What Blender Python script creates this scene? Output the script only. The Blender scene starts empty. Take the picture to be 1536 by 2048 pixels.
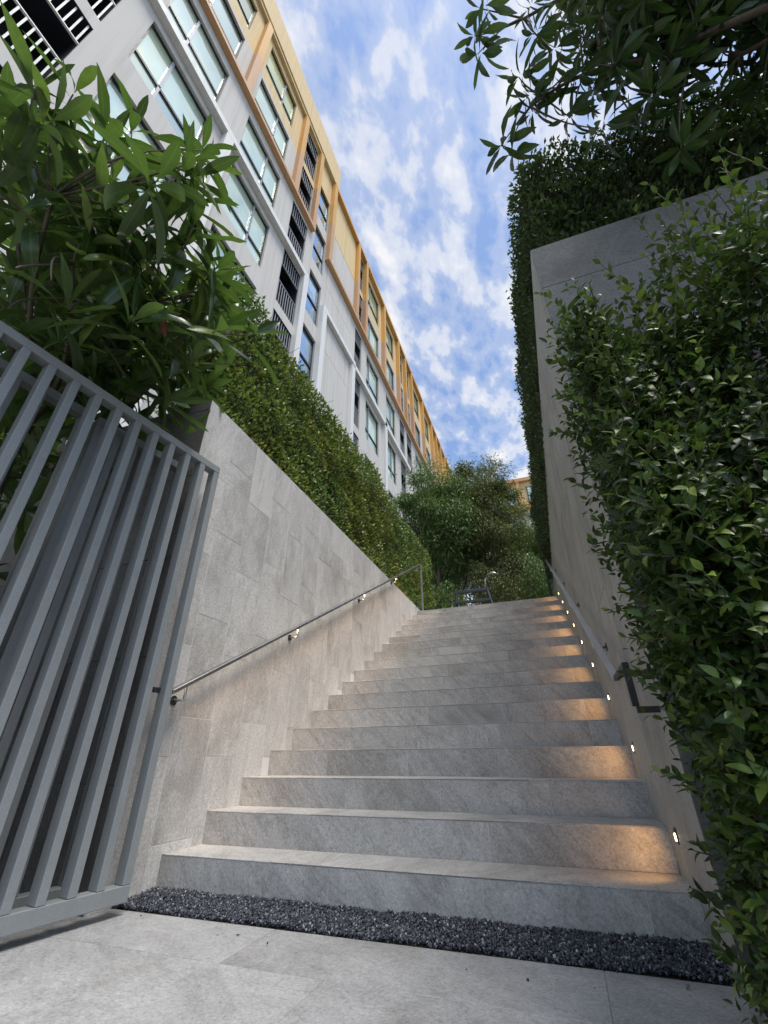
import bpy, bmesh, math, random
import numpy as np
from mathutils import Matrix, Vector
rng = random.Random(11); nrg = np.random.default_rng(7)
C = bpy.context.scene.collection
SC = bpy.context.scene
H = 0.5786
# ------------------------------------------------------------------ camera
cam = bpy.data.cameras.new('camera'); camo = bpy.data.objects.new('camera', cam); C.objects.link(camo)
yaw, pitch, roll = math.radians(-19.6186), math.radians(29.3328), math.radians(0.4109)
f_ = Vector((math.sin(yaw)*math.cos(pitch), math.cos(yaw)*math.cos(pitch), math.sin(pitch)))
r0 = Vector((math.cos(yaw), -math.sin(yaw), 0)); d0 = f_.cross(r0)
rt = math.cos(roll)*r0 + math.sin(roll)*d0; dn = -math.sin(roll)*r0 + math.cos(roll)*d0
mw = Matrix.Identity(4)
for i in range(3):
    mw[i][0] = rt[i]; mw[i][1] = -dn[i]; mw[i][2] = -f_[i]
mw[2][3] = H
camo.matrix_world = mw
cam.sensor_fit = 'VERTICAL'; cam.sensor_height = 36; cam.lens = 872.96*36/2048
cam.clip_start = 0.02; cam.clip_end = 2000
SC.camera = camo
# ------------------------------------------------------------------ world: hazy blue sky with broken small clouds
SUN_AZ, SUN_EL = math.radians(116), math.radians(70)
w = bpy.data.worlds.new('World'); SC.world = w; w.use_nodes = True
nt = w.node_tree; nt.nodes.clear()
def N(nt, typ, **kw):
    n = nt.nodes.new(typ)
    for k, v in kw.items():
        if k in n.inputs.keys() if isinstance(k, str) else False: n.inputs[k].default_value = v
        else: setattr(n, k, v)
    return n
def L(nt, a, b): nt.links.new(a, b)
def ramp(nt, fac, stops, interp='LINEAR'):
    r = nt.nodes.new('ShaderNodeValToRGB'); e = r.color_ramp.elements; r.color_ramp.interpolation = interp
    while len(e) > 1: e.remove(e[-1])
    e[0].position = stops[0][0]; c = stops[0][1]; e[0].color = (c if len(c) == 4 else (*c, 1))
    for p, c in stops[1:]:
        q = e.new(p); q.color = c if len(c) == 4 else (*c, 1)
    L(nt, fac, r.inputs['Fac']); return r.outputs['Color']
def math_(nt, op, a, b=None, clamp=False):
    m = nt.nodes.new('ShaderNodeMath'); m.operation = op; m.use_clamp = clamp
    for i, v in enumerate((a, b)):
        if v is None: continue
        if isinstance(v, (int, float)): m.inputs[i].default_value = v
        else: L(nt, v, m.inputs[i])
    return m.outputs[0]
def mixc(nt, fac, a, b, blend='MIX'):
    m = nt.nodes.new('ShaderNodeMix'); m.data_type = 'RGBA'; m.blend_type = blend
    for s, v in ((m.inputs[0], fac), (m.inputs[6], a), (m.inputs[7], b)):
        if isinstance(v, (int, float)): s.default_value = v
        elif isinstance(v, tuple): s.default_value = v if len(v) == 4 else (*v, 1)
        else: L(nt, v, s)
    return m.outputs[2]
def noise(nt, vec, scale, detail=4, rough=.55, dist=0):
    n = nt.nodes.new('ShaderNodeTexNoise'); n.inputs['Scale'].default_value = scale
    n.inputs['Detail'].default_value = detail; n.inputs['Roughness'].default_value = rough; n.inputs['Distortion'].default_value = dist
    if vec is not None: L(nt, vec, n.inputs['Vector'])
    return n.outputs['Fac']
def mapping(nt, vec, scale=(1, 1, 1), rot=(0, 0, 0), loc=(0, 0, 0)):
    m = nt.nodes.new('ShaderNodeMapping'); m.inputs['Scale'].default_value = scale; m.inputs['Rotation'].default_value = rot
    m.inputs['Location'].default_value = loc; L(nt, vec, m.inputs['Vector']); return m.outputs[0]
sky = nt.nodes.new('ShaderNodeTexSky'); sky.sky_type = 'NISHITA'; sky.sun_disc = False
sky.sun_elevation = SUN_EL; sky.sun_rotation = SUN_AZ; sky.air_density = 1.0; sky.dust_density = 0.6; sky.ozone_density = 2.2
tc = nt.nodes.new('ShaderNodeTexCoord')
sep = nt.nodes.new('ShaderNodeSeparateXYZ'); L(nt, tc.outputs['Generated'], sep.inputs[0])
zz = math_(nt, 'ADD', math_(nt, 'MAXIMUM', sep.outputs[2], 0.0), 0.12)
cx = math_(nt, 'DIVIDE', sep.outputs[0], zz); cy = math_(nt, 'DIVIDE', sep.outputs[1], zz)
cmb = nt.nodes.new('ShaderNodeCombineXYZ'); L(nt, cx, cmb.inputs[0]); L(nt, cy, cmb.inputs[1])
cv = mapping(nt, cmb.outputs[0], (1.0, 0.62, 1), (0, 0, math.radians(-28)), (3.1, 1.7, 0))
big = noise(nt, cv, 5.0, 2, .5, .2); fine = noise(nt, cv, 16, 5, .55, .1)
den = math_(nt, 'ADD', math_(nt, 'MULTIPLY', big, .42), math_(nt, 'MULTIPLY', fine, .68))
cl = ramp(nt, den, [(.43, (.08, .08, .08)), (.53, (.32, .32, .32)), (.61, (.72, .72, .72)), (.71, (1, 1, 1))], 'EASE')
skyc = mixc(nt, 1.0, sky.outputs[0], (.74, .81, .88), 'MULTIPLY')
cloud = mixc(nt, fine, (3.15, 3.2, 3.35), (3.85, 3.84, 3.84))
out = nt.nodes.new('ShaderNodeOutputWorld'); bg = nt.nodes.new('ShaderNodeBackground'); bg.inputs[1].default_value = 0.1
L(nt, mixc(nt, math_(nt, 'MULTIPLY', cl, .93), skyc, cloud), bg.inputs[0]); L(nt, bg.outputs[0], out.inputs[0])
# ------------------------------------------------------------------ sun (veiled by thin cloud) and exposure
sl = bpy.data.lights.new('sun', 'SUN'); sl.energy = 1.5; sl.angle = math.radians(25); sl.color = (1, .94, .86)
so = bpy.data.objects.new('sun', sl); C.objects.link(so)
sd = Vector((math.sin(SUN_AZ)*math.cos(SUN_EL), math.cos(SUN_AZ)*math.cos(SUN_EL), math.sin(SUN_EL)))
so.rotation_euler = sd.to_track_quat('Z', 'Y').to_euler(); so.location = sd*60
vs = SC.view_settings; vs.view_transform = 'Standard'; vs.look = 'None'; vs.exposure = 1.42; vs.gamma = 1; vs.use_curve_mapping = False
SC.cycles.use_denoising = True
SC.cycles.max_bounces = 6; SC.cycles.diffuse_bounces = 3; SC.cycles.transparent_max_bounces = 8
# ------------------------------------------------------------------ materials
def newmat(name):
    m = bpy.data.materials.new(name); m.use_nodes = True; nt = m.node_tree
    return m, nt, nt.nodes['Principled BSDF']
def pos_rand(nt, amount=23.0):
    g = nt.nodes.new('ShaderNodeNewGeometry'); oi = nt.nodes.new('ShaderNodeObjectInfo')
    cb = nt.nodes.new('ShaderNodeCombineXYZ'); r = math_(nt, 'MULTIPLY', oi.outputs['Random'], amount)
    L(nt, r, cb.inputs[0]); L(nt, math_(nt, 'MULTIPLY', r, 1.7), cb.inputs[1]); L(nt, math_(nt, 'MULTIPLY', r, -.8), cb.inputs[2])
    v = nt.nodes.new('ShaderNodeVectorMath'); v.operation = 'ADD'; L(nt, g.outputs['Position'], v.inputs[0]); L(nt, cb.outputs[0], v.inputs[1])
    return v.outputs[0], oi.outputs['Random']
def bump(nt, h, p, strength=.2, dist=.01):
    b = nt.nodes.new('ShaderNodeBump'); b.inputs['Strength'].default_value = strength; b.inputs['Distance'].default_value = dist
    L(nt, h, b.inputs['Height']); L(nt, b.outputs[0], p.inputs['Normal'])
def stone(name, dark, light, grain=(1, 1, 1), rot=(0, 0, 0), rough=.62, vein=.5, tint=.1):
    m, nt, p = newmat(name); v, rnd = pos_rand(nt)
    gv = mapping(nt, mapping(nt, v, (1, 1, 1), rot), grain)
    a = noise(nt, v, 2.6, 6, .6, .6); b = noise(nt, gv, 3.2, 8, .68, .5); c = noise(nt, v, 210, 2, .7); e = noise(nt, v, 38, 5, .7)
    t = math_(nt, 'ADD', math_(nt, 'MULTIPLY', a, .40), math_(nt, 'ADD', math_(nt, 'MULTIPLY', b, .42), math_(nt, 'MULTIPLY', e, .18)))
    col = ramp(nt, t, [(.34, dark), (.5, tuple((x+y)/2 for x, y in zip(dark, light))), (.66, light)])
    vn = noise(nt, gv, 1.5, 6, .62, 1.4)
    vv = math_(nt, 'ABSOLUTE', math_(nt, 'SUBTRACT', vn, .5))
    vm = ramp(nt, vv, [(0, (1, 1, 1)), (.02, (.45, .45, .45)), (.07, (0, 0, 0))])
    vm2 = math_(nt, 'MULTIPLY', vm, math_(nt, 'MULTIPLY', e, vein), True)
    col = mixc(nt, vm2, col, tuple(x*.55 for x in dark))
    vn3 = noise(nt, mapping(nt, gv, (1, 1, 1), (0, 0, 0), (7, 3, 5)), 2.1, 6, .62, 1.0)
    vm3 = ramp(nt, math_(nt, 'ABSOLUTE', math_(nt, 'SUBTRACT', vn3, .48)), [(0, (1, 1, 1)), (.03, (.3, .3, .3)), (.07, (0, 0, 0))])
    col = mixc(nt, math_(nt, 'MULTIPLY', vm3, .22), col, tuple(x*1.3 for x in light))
    sp = ramp(nt, c, [(.30, (.62, .62, .62)), (.48, (1, 1, 1)), (.62, (1, 1, 1)), (.75, (1.22, 1.22, 1.2))])
    col = mixc(nt, .8, col, sp, 'MULTIPLY')
    gr = noise(nt, v, 85, 3, .75)
    col = mixc(nt, .9, col, ramp(nt, gr, [(.32, (.68, .68, .675)), (.47, (.97, .97, .97)), (.56, (1.03, 1.03, 1.03)), (.7, (1.28, 1.28, 1.27))]), 'MULTIPLY')
    st_n = noise(nt, v, 1.7, 5, .65, .4)
    col = mixc(nt, .8, col, ramp(nt, st_n, [(.36, (.74, .73, .71)), (.5, (1, 1, 1)), (.7, (1.03, 1.03, 1.03))]), 'MULTIPLY')
    tv = mixc(nt, rnd, (1-tint, 1-tint, 1-tint), (1+tint*.5, 1+tint*.45, 1+tint*.35))
    col = mixc(nt, 1.0, col, tv, 'MULTIPLY')
    L(nt, col, p.inputs['Base Color']); p.inputs['Specular IOR Level'].default_value = .4
    L(nt, ramp(nt, b, [(.3, (rough-.1,)*3), (.7, (rough+.12,)*3)]), p.inputs['Roughness'])
    bump(nt, math_(nt, 'ADD', math_(nt, 'MULTIPLY', c, .3), math_(nt, 'ADD', math_(nt, 'ADD', b, e), math_(nt, 'MULTIPLY', vm, -.4))), p, .4, .004)
    return m
def plain(name, col, rough=.6, var=.12, scale=6, metal=0, bstr=.1, spec=.5, streak=False, fine=0):
    m, nt, p = newmat(name); v, rnd = pos_rand(nt, 9)
    vv = mapping(nt, v, (3, 3, .35)) if streak else v
    n = noise(nt, vv, scale, 6, .65)
    c = mixc(nt, n, tuple(x*(1-var) for x in col), tuple(min(1, x*(1+var)) for x in col))
    if streak:
        c = mixc(nt, .7, c, ramp(nt, noise(nt, mapping(nt, v, (5, 5, .12)), 1.4, 6, .7), [(.34, (.80, .80, .79)), (.5, (1, 1, 1)), (.72, (1.04, 1.04, 1.03))]), 'MULTIPLY')
    if fine:
        c = mixc(nt, fine, c, ramp(nt, noise(nt, v, 260, 2, .6), [(.3, (.5, .5, .5)), (.65, (1.0, 1.0, 1.0))]), 'MULTIPLY')
    L(nt, c, p.inputs['Base Color']); p.inputs['Roughness'].default_value = rough; p.inputs['Metallic'].default_value = metal
    p.inputs['Specular IOR Level'].default_value = spec
    L(nt, ramp(nt, n, [(.3, (max(0, rough-.08),)*3), (.7, (min(1, rough+.08),)*3)]), p.inputs['Roughness'])
    if bstr: bump(nt, noise(nt, v, scale*14, 4, .6), p, bstr, .003)
    return m
def leafmat(name, stops, patch=None, rough=.4, trans=.25, tcol=(.12, .22, .03), midrib=0.0, spec=.5, midcol=(.16, .22, .07)):
    m, nt, p = newmat(name)
    at = nt.nodes.new('ShaderNodeAttribute'); at.attribute_name = 'rnd'
    oi = nt.nodes.new('ShaderNodeObjectInfo')
    r = math_(nt, 'FRACT', math_(nt, 'ADD', at.outputs['Fac'], oi.outputs['Random']))
    col = ramp(nt, r, stops)
    g = nt.nodes.new('ShaderNodeNewGeometry')
    ns = noise(nt, g.outputs['Position'], 35, 3, .6)
    col = mixc(nt, 1.0, col, ramp(nt, ns, [(.3, (.72, .72, .72)), (.7, (1.2, 1.2, 1.2))]), 'MULTIPLY')
    if patch:
        pf = ramp(nt, noise(nt, g.outputs['Position'], 1.1, 3, .6), [(.42, (0, 0, 0)), (.6, (1, 1, 1))])
        col = mixc(nt, pf, col, mixc(nt, 1.0, col, patch, 'MULTIPLY'))
    if midrib:
        am = nt.nodes.new('ShaderNodeAttribute'); am.attribute_name = 'mid'
        mf = ramp(nt, am.outputs['Fac'], [(0, (1, 1, 1)), (.12, (.25, .25, .25)), (.2, (0, 0, 0))])
        col = mixc(nt, math_(nt, 'MULTIPLY', mf, midrib), col, midcol)
    # undersides are paler and duller
    col2 = mixc(nt, g.outputs['Backfacing'], col, mixc(nt, .35, col, (.13, .17, .08)))
    L(nt, col2, p.inputs['Base Color']); p.inputs['Specular IOR Level'].default_value = spec
    L(nt, mixc(nt, g.outputs['Backfacing'], (rough,)*3, (.7, .7, .7)), p.inputs['Roughness'])
    tr = nt.nodes.new('ShaderNodeBsdfTranslucent'); L(nt, mixc(nt, .6, col, tcol), tr.inputs['Color'])
    mx = nt.nodes.new('ShaderNodeMixShader'); mx.inputs[0].default_value = trans
    o = nt.nodes['Material Output']; L(nt, p.outputs[0], mx.inputs[1]); L(nt, tr.outputs[0], mx.inputs[2]); L(nt, mx.outputs[0], o.inputs['Surface'])
    return m
M = {}
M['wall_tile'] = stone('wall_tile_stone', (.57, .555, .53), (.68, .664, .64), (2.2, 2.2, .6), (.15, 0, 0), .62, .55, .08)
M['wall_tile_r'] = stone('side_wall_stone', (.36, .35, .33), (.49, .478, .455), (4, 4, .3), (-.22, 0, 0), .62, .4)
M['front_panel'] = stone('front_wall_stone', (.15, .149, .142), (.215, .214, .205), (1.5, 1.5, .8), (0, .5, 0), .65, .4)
M['step_tile'] = stone('step_stone', (.40, .391, .375), (.53, .52, .50), (2.4, 1.5, .8), (0, .75, 0), .62, .8, .10)
M['pave_tile'] = stone('paving_stone', (.325, .326, .325), (.44, .44, .438), (.9, 2.0, 1), (0, 0, .7), .6, .5, .035)
M['grout'] = plain('grout', (.74, .73, .71), .9)
M['grout_dark'] = plain('dark_grout', (.2, .19, .18), .9)
M['concrete'] = plain('concrete', (.36, .36, .355), .85, fine=.3)
M['gate'] = plain('grey_painted_steel', (.29, .31, .315), .4, .10, 12, 0, .06, .5, fine=.45)
M['satin_steel'] = plain('satin_steel', (.58, .58, .57), .5, .06, 5, 1.0, 0)
M['stand'] = plain('dark_grey_stand_paint', (.06, .068, .072), .45, .1, 10, .2)
M['steel'] = plain('brushed_steel', (.50, .49, .475), .3, .06, 5, 1.0, 0)
M['dark_metal'] = plain('dark_metal', (.06, .06, .06), .4, .1, 10, .6)
M['soil'] = plain('soil', (.05, .038, .028), .95, .4, 8, 0, .8)
M['ground'] = plain('ground_asphalt', (.09, .09, .088), .9, .2, 2, 0, .4)
M['terrace'] = plain('dark_terrace_ground', (.12, .12, .11), .7, .12, 3)  # unseen top, darkened to cut light bounced up under the facade bands
M['grey_wall'] = plain('light_grey_render', (.60, .575, .535), .8, .10, 1.2, 0, .12, .3, True, .15)
M['beige_wall'] = plain('beige_render', (.72, .545, .29), .8, .09, 1.2, 0, .12, .3, True, .15)
M['orange'] = plain('ochre_orange_paint', (.66, .355, .09), .6, .08, 2, 0, .05, .4, True)
M['orange_pale'] = plain('pale_orange_paint', (.56, .325, .165), .6, .08, 2, 0, .05, .4, True)  # paler orange for the lower fin lengths, lower bands and far roof edge
M['white'] = plain('white_paint', (.74, .73, .70), .6, .05, 2, 0, .05, .4, True)
M['window_frame'] = plain('black_window_frame', (.018, .019, .024), .4, .1, 4, 0, 0)
M['alu'] = plain('grey_aluminium', (.30, .31, .35), .45, .1, 4, .3, 0)
M['recess'] = plain('balcony_recess_shade', (.022, .024, .034), .8, .2, 2, 0, 0, .2)  # near-black colour stands in for the shade inside the balconies
M['rail_bar'] = plain('pale_railing_paint', (.62, .64, .60), .5, .08, 4, 0, 0)
M['rail_dark'] = plain('dark_railing_paint', (.30, .31, .33), .5, .08, 4, 0, 0)
M['bark'] = plain('grey_brown_bark', (.12, .095, .07), .9, .4, 14, 0, .8)
M['bark_pale'] = plain('pale_bark', (.22, .18, .14), .9, .35, 14, 0, .8)
M['twig'] = plain('green_brown_twig', (.075, .07, .04), .8, .3, 20, 0, .2)
M['gravel'] = None
def glass(name, tint, pane_tone, seed, k=.62):
    m, nt, p = newmat(name); v, rnd = pos_rand(nt, 31)
    n = noise(nt, v, .9, 3, .5); c1 = ramp(nt, n, [(.35, pane_tone), (.7, tuple(min(1, x*1.5+.03) for x in pane_tone))])
    per = ramp(nt, rnd, [(0, (.25, .27, .28)), (.3, (.7, .72, .72)), (.55, (1, 1, 1)), (1, (1.35, 1.3, 1.2))], 'LINEAR')
    L(nt, mixc(nt, 1.0, c1, per, 'MULTIPLY'), p.inputs['Base Color']); p.inputs['Roughness'].default_value = .5
    g = nt.nodes.new('ShaderNodeBsdfGlossy'); g.inputs['Color'].default_value = (*tint, 1); g.inputs['Roughness'].default_value = .03
    b = nt.nodes.new('ShaderNodeBump'); b.inputs['Strength'].default_value = .12; b.inputs['Distance'].default_value = .08
    L(nt, noise(nt, v, 1.1, 2, .5), b.inputs['Height']); L(nt, b.outputs[0], g.inputs['Normal'])
    mx = nt.nodes.new('ShaderNodeMixShader'); mx.inputs[0].default_value = k
    o = nt.nodes['Material Output']; L(nt, p.outputs[0], mx.inputs[1]); L(nt, g.outputs[0], mx.inputs[2]); L(nt, mx.outputs[0], o.inputs['Surface'])
    return m
M['glass'] = glass('reflective_window_glass', (.80, .95, .86), (.46, .55, .42), 1, .5)  # pale green curtain tone, brightened to paint reflected sky into the panes
M['glass_y'] = glass('curtained_window_glass', (.75, .84, .66), (.36, .37, .15), 2, .38)
M['glass_b'] = glass('stairwell_window_glass', (.62, .80, .98), (.10, .14, .18), 3, .7)
def emit(name, col, s):
    m, nt, p = newmat(name); p.inputs['Emission Color'].default_value = (*col, 1); p.inputs['Emission Strength'].default_value = s
    p.inputs['Base Color'].default_value = (*col, 1); return m
M['lens'] = emit('warm_lamp_lens', (1, .76, .42), 5)
M['strip'] = emit('warm_led_strip', (1, .72, .42), .5)
def gravelmat():
    m, nt, p = newmat('dark_slate_chips')
    at = nt.nodes.new('ShaderNodeAttribute'); at.attribute_name = 'rnd'
    c = ramp(nt, at.outputs['Fac'], [(0, (.018, .02, .026)), (.45, (.05, .055, .072)), (.75, (.09, .1, .125)), (.93, (.2, .21, .24)), (1, (.42, .42, .44))])
    g = nt.nodes.new('ShaderNodeNewGeometry')
    c = mixc(nt, .5, c, ramp(nt, noise(nt, g.outputs['Position'], 220, 3, .6), [(.3, (.6, .6, .6)), (.7, (1.3, 1.3, 1.3))]), 'MULTIPLY')
    L(nt, c, p.inputs['Base Color']); p.inputs['Roughness'].default_value = .55; return m
M['gravel'] = gravelmat()
M['leaf_tree'] = leafmat('long_leaf_green', [(0, (.02, .05, .009)), (.5, (.045, .10, .016)), (.82, (.085, .155, .022)), (1, (.17, .25, .035))], rough=.27, trans=.36, midrib=.6, spec=.6)
M['leaf_red'] = leafmat('withered_red_leaf', [(0, (.13, .035, .012)), (1, (.2, .06, .015))], rough=.5, trans=.2, tcol=(.3, .08, .02), midrib=.3)
M['leaf_shrub'] = leafmat('shrub_leaf_green', [(0, (.008, .022, .005)), (.45, (.024, .056, .010)), (.78, (.054, .104, .016)), (.93, (.105, .17, .026)), (1, (.22, .30, .05))], rough=.42, trans=.24, midrib=.4, spec=.35)
M['leaf_young'] = leafmat('young_shrub_leaf', [(0, (.05, .10, .014)), (.5, (.11, .18, .022)), (.85, (.2, .28, .04)), (1, (.32, .40, .08))], rough=.32, trans=.3, midrib=.4, spec=.5)
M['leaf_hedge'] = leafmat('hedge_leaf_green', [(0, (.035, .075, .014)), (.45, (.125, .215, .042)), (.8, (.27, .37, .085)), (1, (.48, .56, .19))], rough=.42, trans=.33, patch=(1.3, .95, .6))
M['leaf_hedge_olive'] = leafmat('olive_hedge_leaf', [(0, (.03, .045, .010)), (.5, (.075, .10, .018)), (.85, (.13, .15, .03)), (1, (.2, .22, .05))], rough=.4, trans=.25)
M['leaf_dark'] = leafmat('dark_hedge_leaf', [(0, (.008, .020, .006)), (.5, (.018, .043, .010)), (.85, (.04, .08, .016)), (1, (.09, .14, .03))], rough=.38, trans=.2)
M['leaf_canopy'] = leafmat('canopy_leaf', [(0, (.010, .026, .008)), (.6, (.022, .052, .013)), (1, (.05, .095, .02))], rough=.38, trans=.25, midrib=.4)
M['leaf_far'] = leafmat('courtyard_tree_leaf', [(0, (.045, .09, .022)), (.5, (.11, .19, .05)), (.85, (.2, .29, .085)), (1, (.3, .38, .13))], rough=.45, trans=.3)
M['leaf_brown'] = leafmat('bronze_tree_leaf', [(0, (.04, .045, .014)), (.5, (.11, .115, .03)), (.85, (.2, .195, .05)), (1, (.28, .27, .08))], rough=.5, trans=.25)
M['leaf_lime'] = leafmat('lime_tree_leaf', [(0, (.05, .09, .015)), (.5, (.09, .15, .022)), (.85, (.15, .22, .035)), (1, (.22, .3, .05))], rough=.45, trans=.35)
# ------------------------------------------------------------------ object helpers
def link(name, me, mat, parent=None, loc=(0, 0, 0), **props):
    o = bpy.data.objects.new(name, me); C.objects.link(o)
    if parent is not None: o.parent = parent
    o.location = loc
    if me is not None and mat is not None and not me.materials: me.materials.append(M[mat] if isinstance(mat, str) else mat)
    for k, v in props.items(): o[k] = v
    return o
def thing(name, label, cat, loc=(0, 0, 0), group=None):
    o = bpy.data.objects.new(name, None); C.objects.link(o); o.location = loc; o.empty_display_size = .1
    o['label'] = label; o['category'] = cat
    if group: o['group'] = group
    return o
class MB:
    def __init__(s): s.v = []; s.f = []
    def box(s, x0, x1, y0, y1, z0, z1):
        b = len(s.v); s.v += [(x0,y0,z0),(x1,y0,z0),(x1,y1,z0),(x0,y1,z0),(x0,y0,z1),(x1,y0,z1),(x1,y1,z1),(x0,y1,z1)]
        s.f += [tuple(b+i for i in q) for q in ((0,3,2,1),(4,5,6,7),(0,1,5,4),(1,2,6,5),(2,3,7,6),(3,0,4,7))]; return s
    def quad(s, *p):
        b = len(s.v); s.v += list(p); s.f.append(tuple(range(b, b+len(p)))); return s
    def bar(s, a, b, wx, wz, up=(0, 0, 1)):
        a = Vector(a); b = Vector(b); d = (b-a).normalized(); u = Vector(up); sd = d.cross(u).normalized(); u = sd.cross(d)
        k = len(s.v)
        for p in (a, b):
            for i, j in ((-1,-1),(1,-1),(1,1),(-1,1)): s.v.append(tuple(p+sd*wx*.5*i+u*wz*.5*j))
        s.f += [tuple(k+i for i in q) for q in ((0,3,2,1),(4,5,6,7),(0,1,5,4),(1,2,6,5),(2,3,7,6),(3,0,4,7))]; return s
    def tube(s, pts, rad, n=6):
        pts = [Vector(p) for p in pts]; k0 = len(s.v)
        for i, p in enumerate(pts):
            d = (pts[min(i+1, len(pts)-1)]-pts[max(i-1, 0)])
            d = d.normalized() if d.length > 1e-9 else Vector((0, 0, 1))
            u = Vector((0, 0, 1)) if abs(d.z) < .9 else Vector((1, 0, 0)); a = d.cross(u).normalized(); b = d.cross(a)
            r = rad[i] if isinstance(rad, (list, tuple)) else rad
            for j in range(n):
                t = 2*math.pi*j/n; s.v.append(tuple(p+(a*math.cos(t)+b*math.sin(t))*r))
        for i in range(len(pts)-1):
            for j in range(n):
                q = k0+i*n; s.f.append((q+j, q+(j+1)%n, q+n+(j+1)%n, q+n+j))
        s.f.append(tuple(k0+j for j in reversed(range(n)))); q = k0+(len(pts)-1)*n; s.f.append(tuple(q+j for j in range(n)))
        return s
    def mesh(s, name, smooth=False, bevel=0):
        me = bpy.data.meshes.new(name); me.from_pydata(s.v, [], s.f); me.update()
        if bevel:
            bm = bmesh.new(); bm.from_mesh(me)
            bmesh.ops.bevel(bm, geom=bm.edges[:], offset=bevel, segments=1, affect='EDGES', clamp_overlap=True)
            bm.to_mesh(me); bm.free()
        if smooth: me.polygons.foreach_set('use_smooth', [True]*len(me.polygons))
        return me
def box_obj(name, x0, x1, y0, y1, z0, z1, mat, parent=None, bevel=0, **props):
    o = link(name, MB().box(x0, x1, y0, y1, z0, z1).mesh(name, bevel=bevel), mat, parent, **props); return o
def set_parent_at(o, parent, m):  # child given by its place in the world; things are never rotated
    o.parent = parent; o.matrix_local = Matrix.Translation(-Vector(parent.location)) @ m
# ------------------------------------------------------------------ ground, terrace, walls, paving
XL, XR = -2.015, 0.361; Y1, RUN, RISE = 2.2426, 0.30, 0.15694
TOP = 18*RISE
LW_TOP, RW_TOP = 2.912, 3.500
link('ground', MB().quad((-300,-300,-.16),(300,-300,-.16),(300,300,-.16),(-300,300,-.16)).mesh('ground'), 'ground', kind='structure')
YT = Y1 + 17*RUN
g = MB(); g.box(-60, 60, YT+.31, 150, -.2, TOP-.004); g.box(-60, XL-.26, 2.12, YT+.31, -.2, LW_TOP-.12)
g.box(XR+.30, 60, 2.18, YT+.31, -.2, RW_TOP-.1)
link('terrace', g.mesh('terrace'), 'terrace', kind='structure')
# paving in front of the steps
pv = thing('pavement', 'pale grey stone paving in front of the steps', 'pavement'); del pv['label']; del pv['category']; pv['kind'] = 'structure'
PX1, PY1 = .372, 1.99
link('paving_bed', MB().box(-6, PX1-.004, -8, PY1-.004, -.12, -.003).mesh('paving_bed'), 'concrete', pv)
TL, TD = 1.17, .5985
def tile_mesh(key, sx, sy, sz, ch=.0015, axis=2, _c={}):
    k = (round(sx, 3), round(sy, 3), round(sz, 3), ch)
    if k not in _c: _c[k] = MB().box(0, sx, 0, sy, 0, sz).mesh('stone_tile', bevel=ch)
    return _c[k]
row = 0; y1 = PY1
while y1 > -1.8:
    y0 = y1 - (.338 if row == 0 else TD)
    off = [.002, -.79, -.40][row % 3]; x = off + TL*2
    while x > -4.2:
        a, b = max(x-TL, -4.3), min(x, PX1)
        if b-a > .02:
            link('paving_tile', tile_mesh('p', b-a-.0018, y1-y0-.0018, .0165), 'pave_tile', pv, (a+.0009, y0+.0009, -.0165 + rng.uniform(-.0006, .0006)))
        x -= TL
    y1 = y0; row += 1
# beds
link('soil', MB().box(PX1+.10, 5, -4, 1.89, -.14, -.05).box(-5, XL-.3, -.4, 1.84, -.14, -.011+.03).mesh('soil'), 'soil', kind='structure')
# gravel: slate chips
def rock_cloud(P, S, name):
    T = np.array([(1,0,0),(-1,0,0),(0,1,0),(0,-1,0),(0,0,1),(0,0,-1),(.6,.6,.55),(-.6,.5,-.6)], float)
    F = np.array([(6,0,2),(6,2,4),(6,4,0),(0,4,3),(4,2,1),(4,1,3),(2,0,5),(0,3,5),(2,5,7),(2,7,1),(7,5,1),(5,3,1)])
    n = len(P); Q = nrg.normal(size=(n, 3, 3)); q0 = Q[:,0]/np.linalg.norm(Q[:,0],axis=1)[:,None]
    q1 = np.cross(q0, Q[:,1]); q1 /= np.linalg.norm(q1,axis=1)[:,None]; q2 = np.cross(q0, q1)
    sc = S[:,None]*nrg.uniform(.55, 1.25, size=(n, 3)); sc[:,2] *= .6
    jit = nrg.uniform(.7, 1.3, size=(n, 8, 1))
    TT = T[None]*jit
    V = P[:,None] + TT[:,:,0:1]*(q0*sc[:,0:1])[:,None] + TT[:,:,1:2]*(q1*sc[:,1:2])[:,None] + TT[:,:,2:3]*(q2*sc[:,2:3])[:,None]
    return np_mesh(name, V.reshape(-1, 3), (F[None] + 8*np.arange(n)[:,None,None]).reshape(-1, 3), {'rnd': np.repeat(nrg.random(n)**1.3, 8)}, False)
def np_mesh(name, V, F, attrs, smooth=True):
    me = bpy.data.meshes.new(name); nf, k = F.shape
    me.vertices.add(len(V)); me.vertices.foreach_set('co', V.astype(np.float32).ravel())
    me.loops.add(nf*k); me.loops.foreach_set('vertex_index', F.astype(np.int32).ravel())
    me.polygons.add(nf); me.polygons.foreach_set('loop_start', np.arange(0, nf*k, k, dtype=np.int32))
    me.update(calc_edges=True)
    if smooth: me.polygons.foreach_set('use_smooth', np.ones(nf, bool))
    for a, d in attrs.items():
        at = me.attributes.new(a, 'FLOAT', 'POINT'); at.data.foreach_set('value', d.astype(np.float32))
    return me
def gpts(n, x0, x1, y0, y1, zf):
    P = np.stack([nrg.uniform(x0, x1, n), nrg.uniform(y0, y1, n), np.zeros(n)], 1)
    P[:,2] = zf(P[:,0], P[:,1]) + nrg.uniform(-.010, .004, n); return P
zf = lambda x, y: .012 + .012*np.clip((y-PY1)/.25, 0, 1) + .0025*np.sin(x*9)+.0015*np.sin(x*23+y*30)
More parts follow.
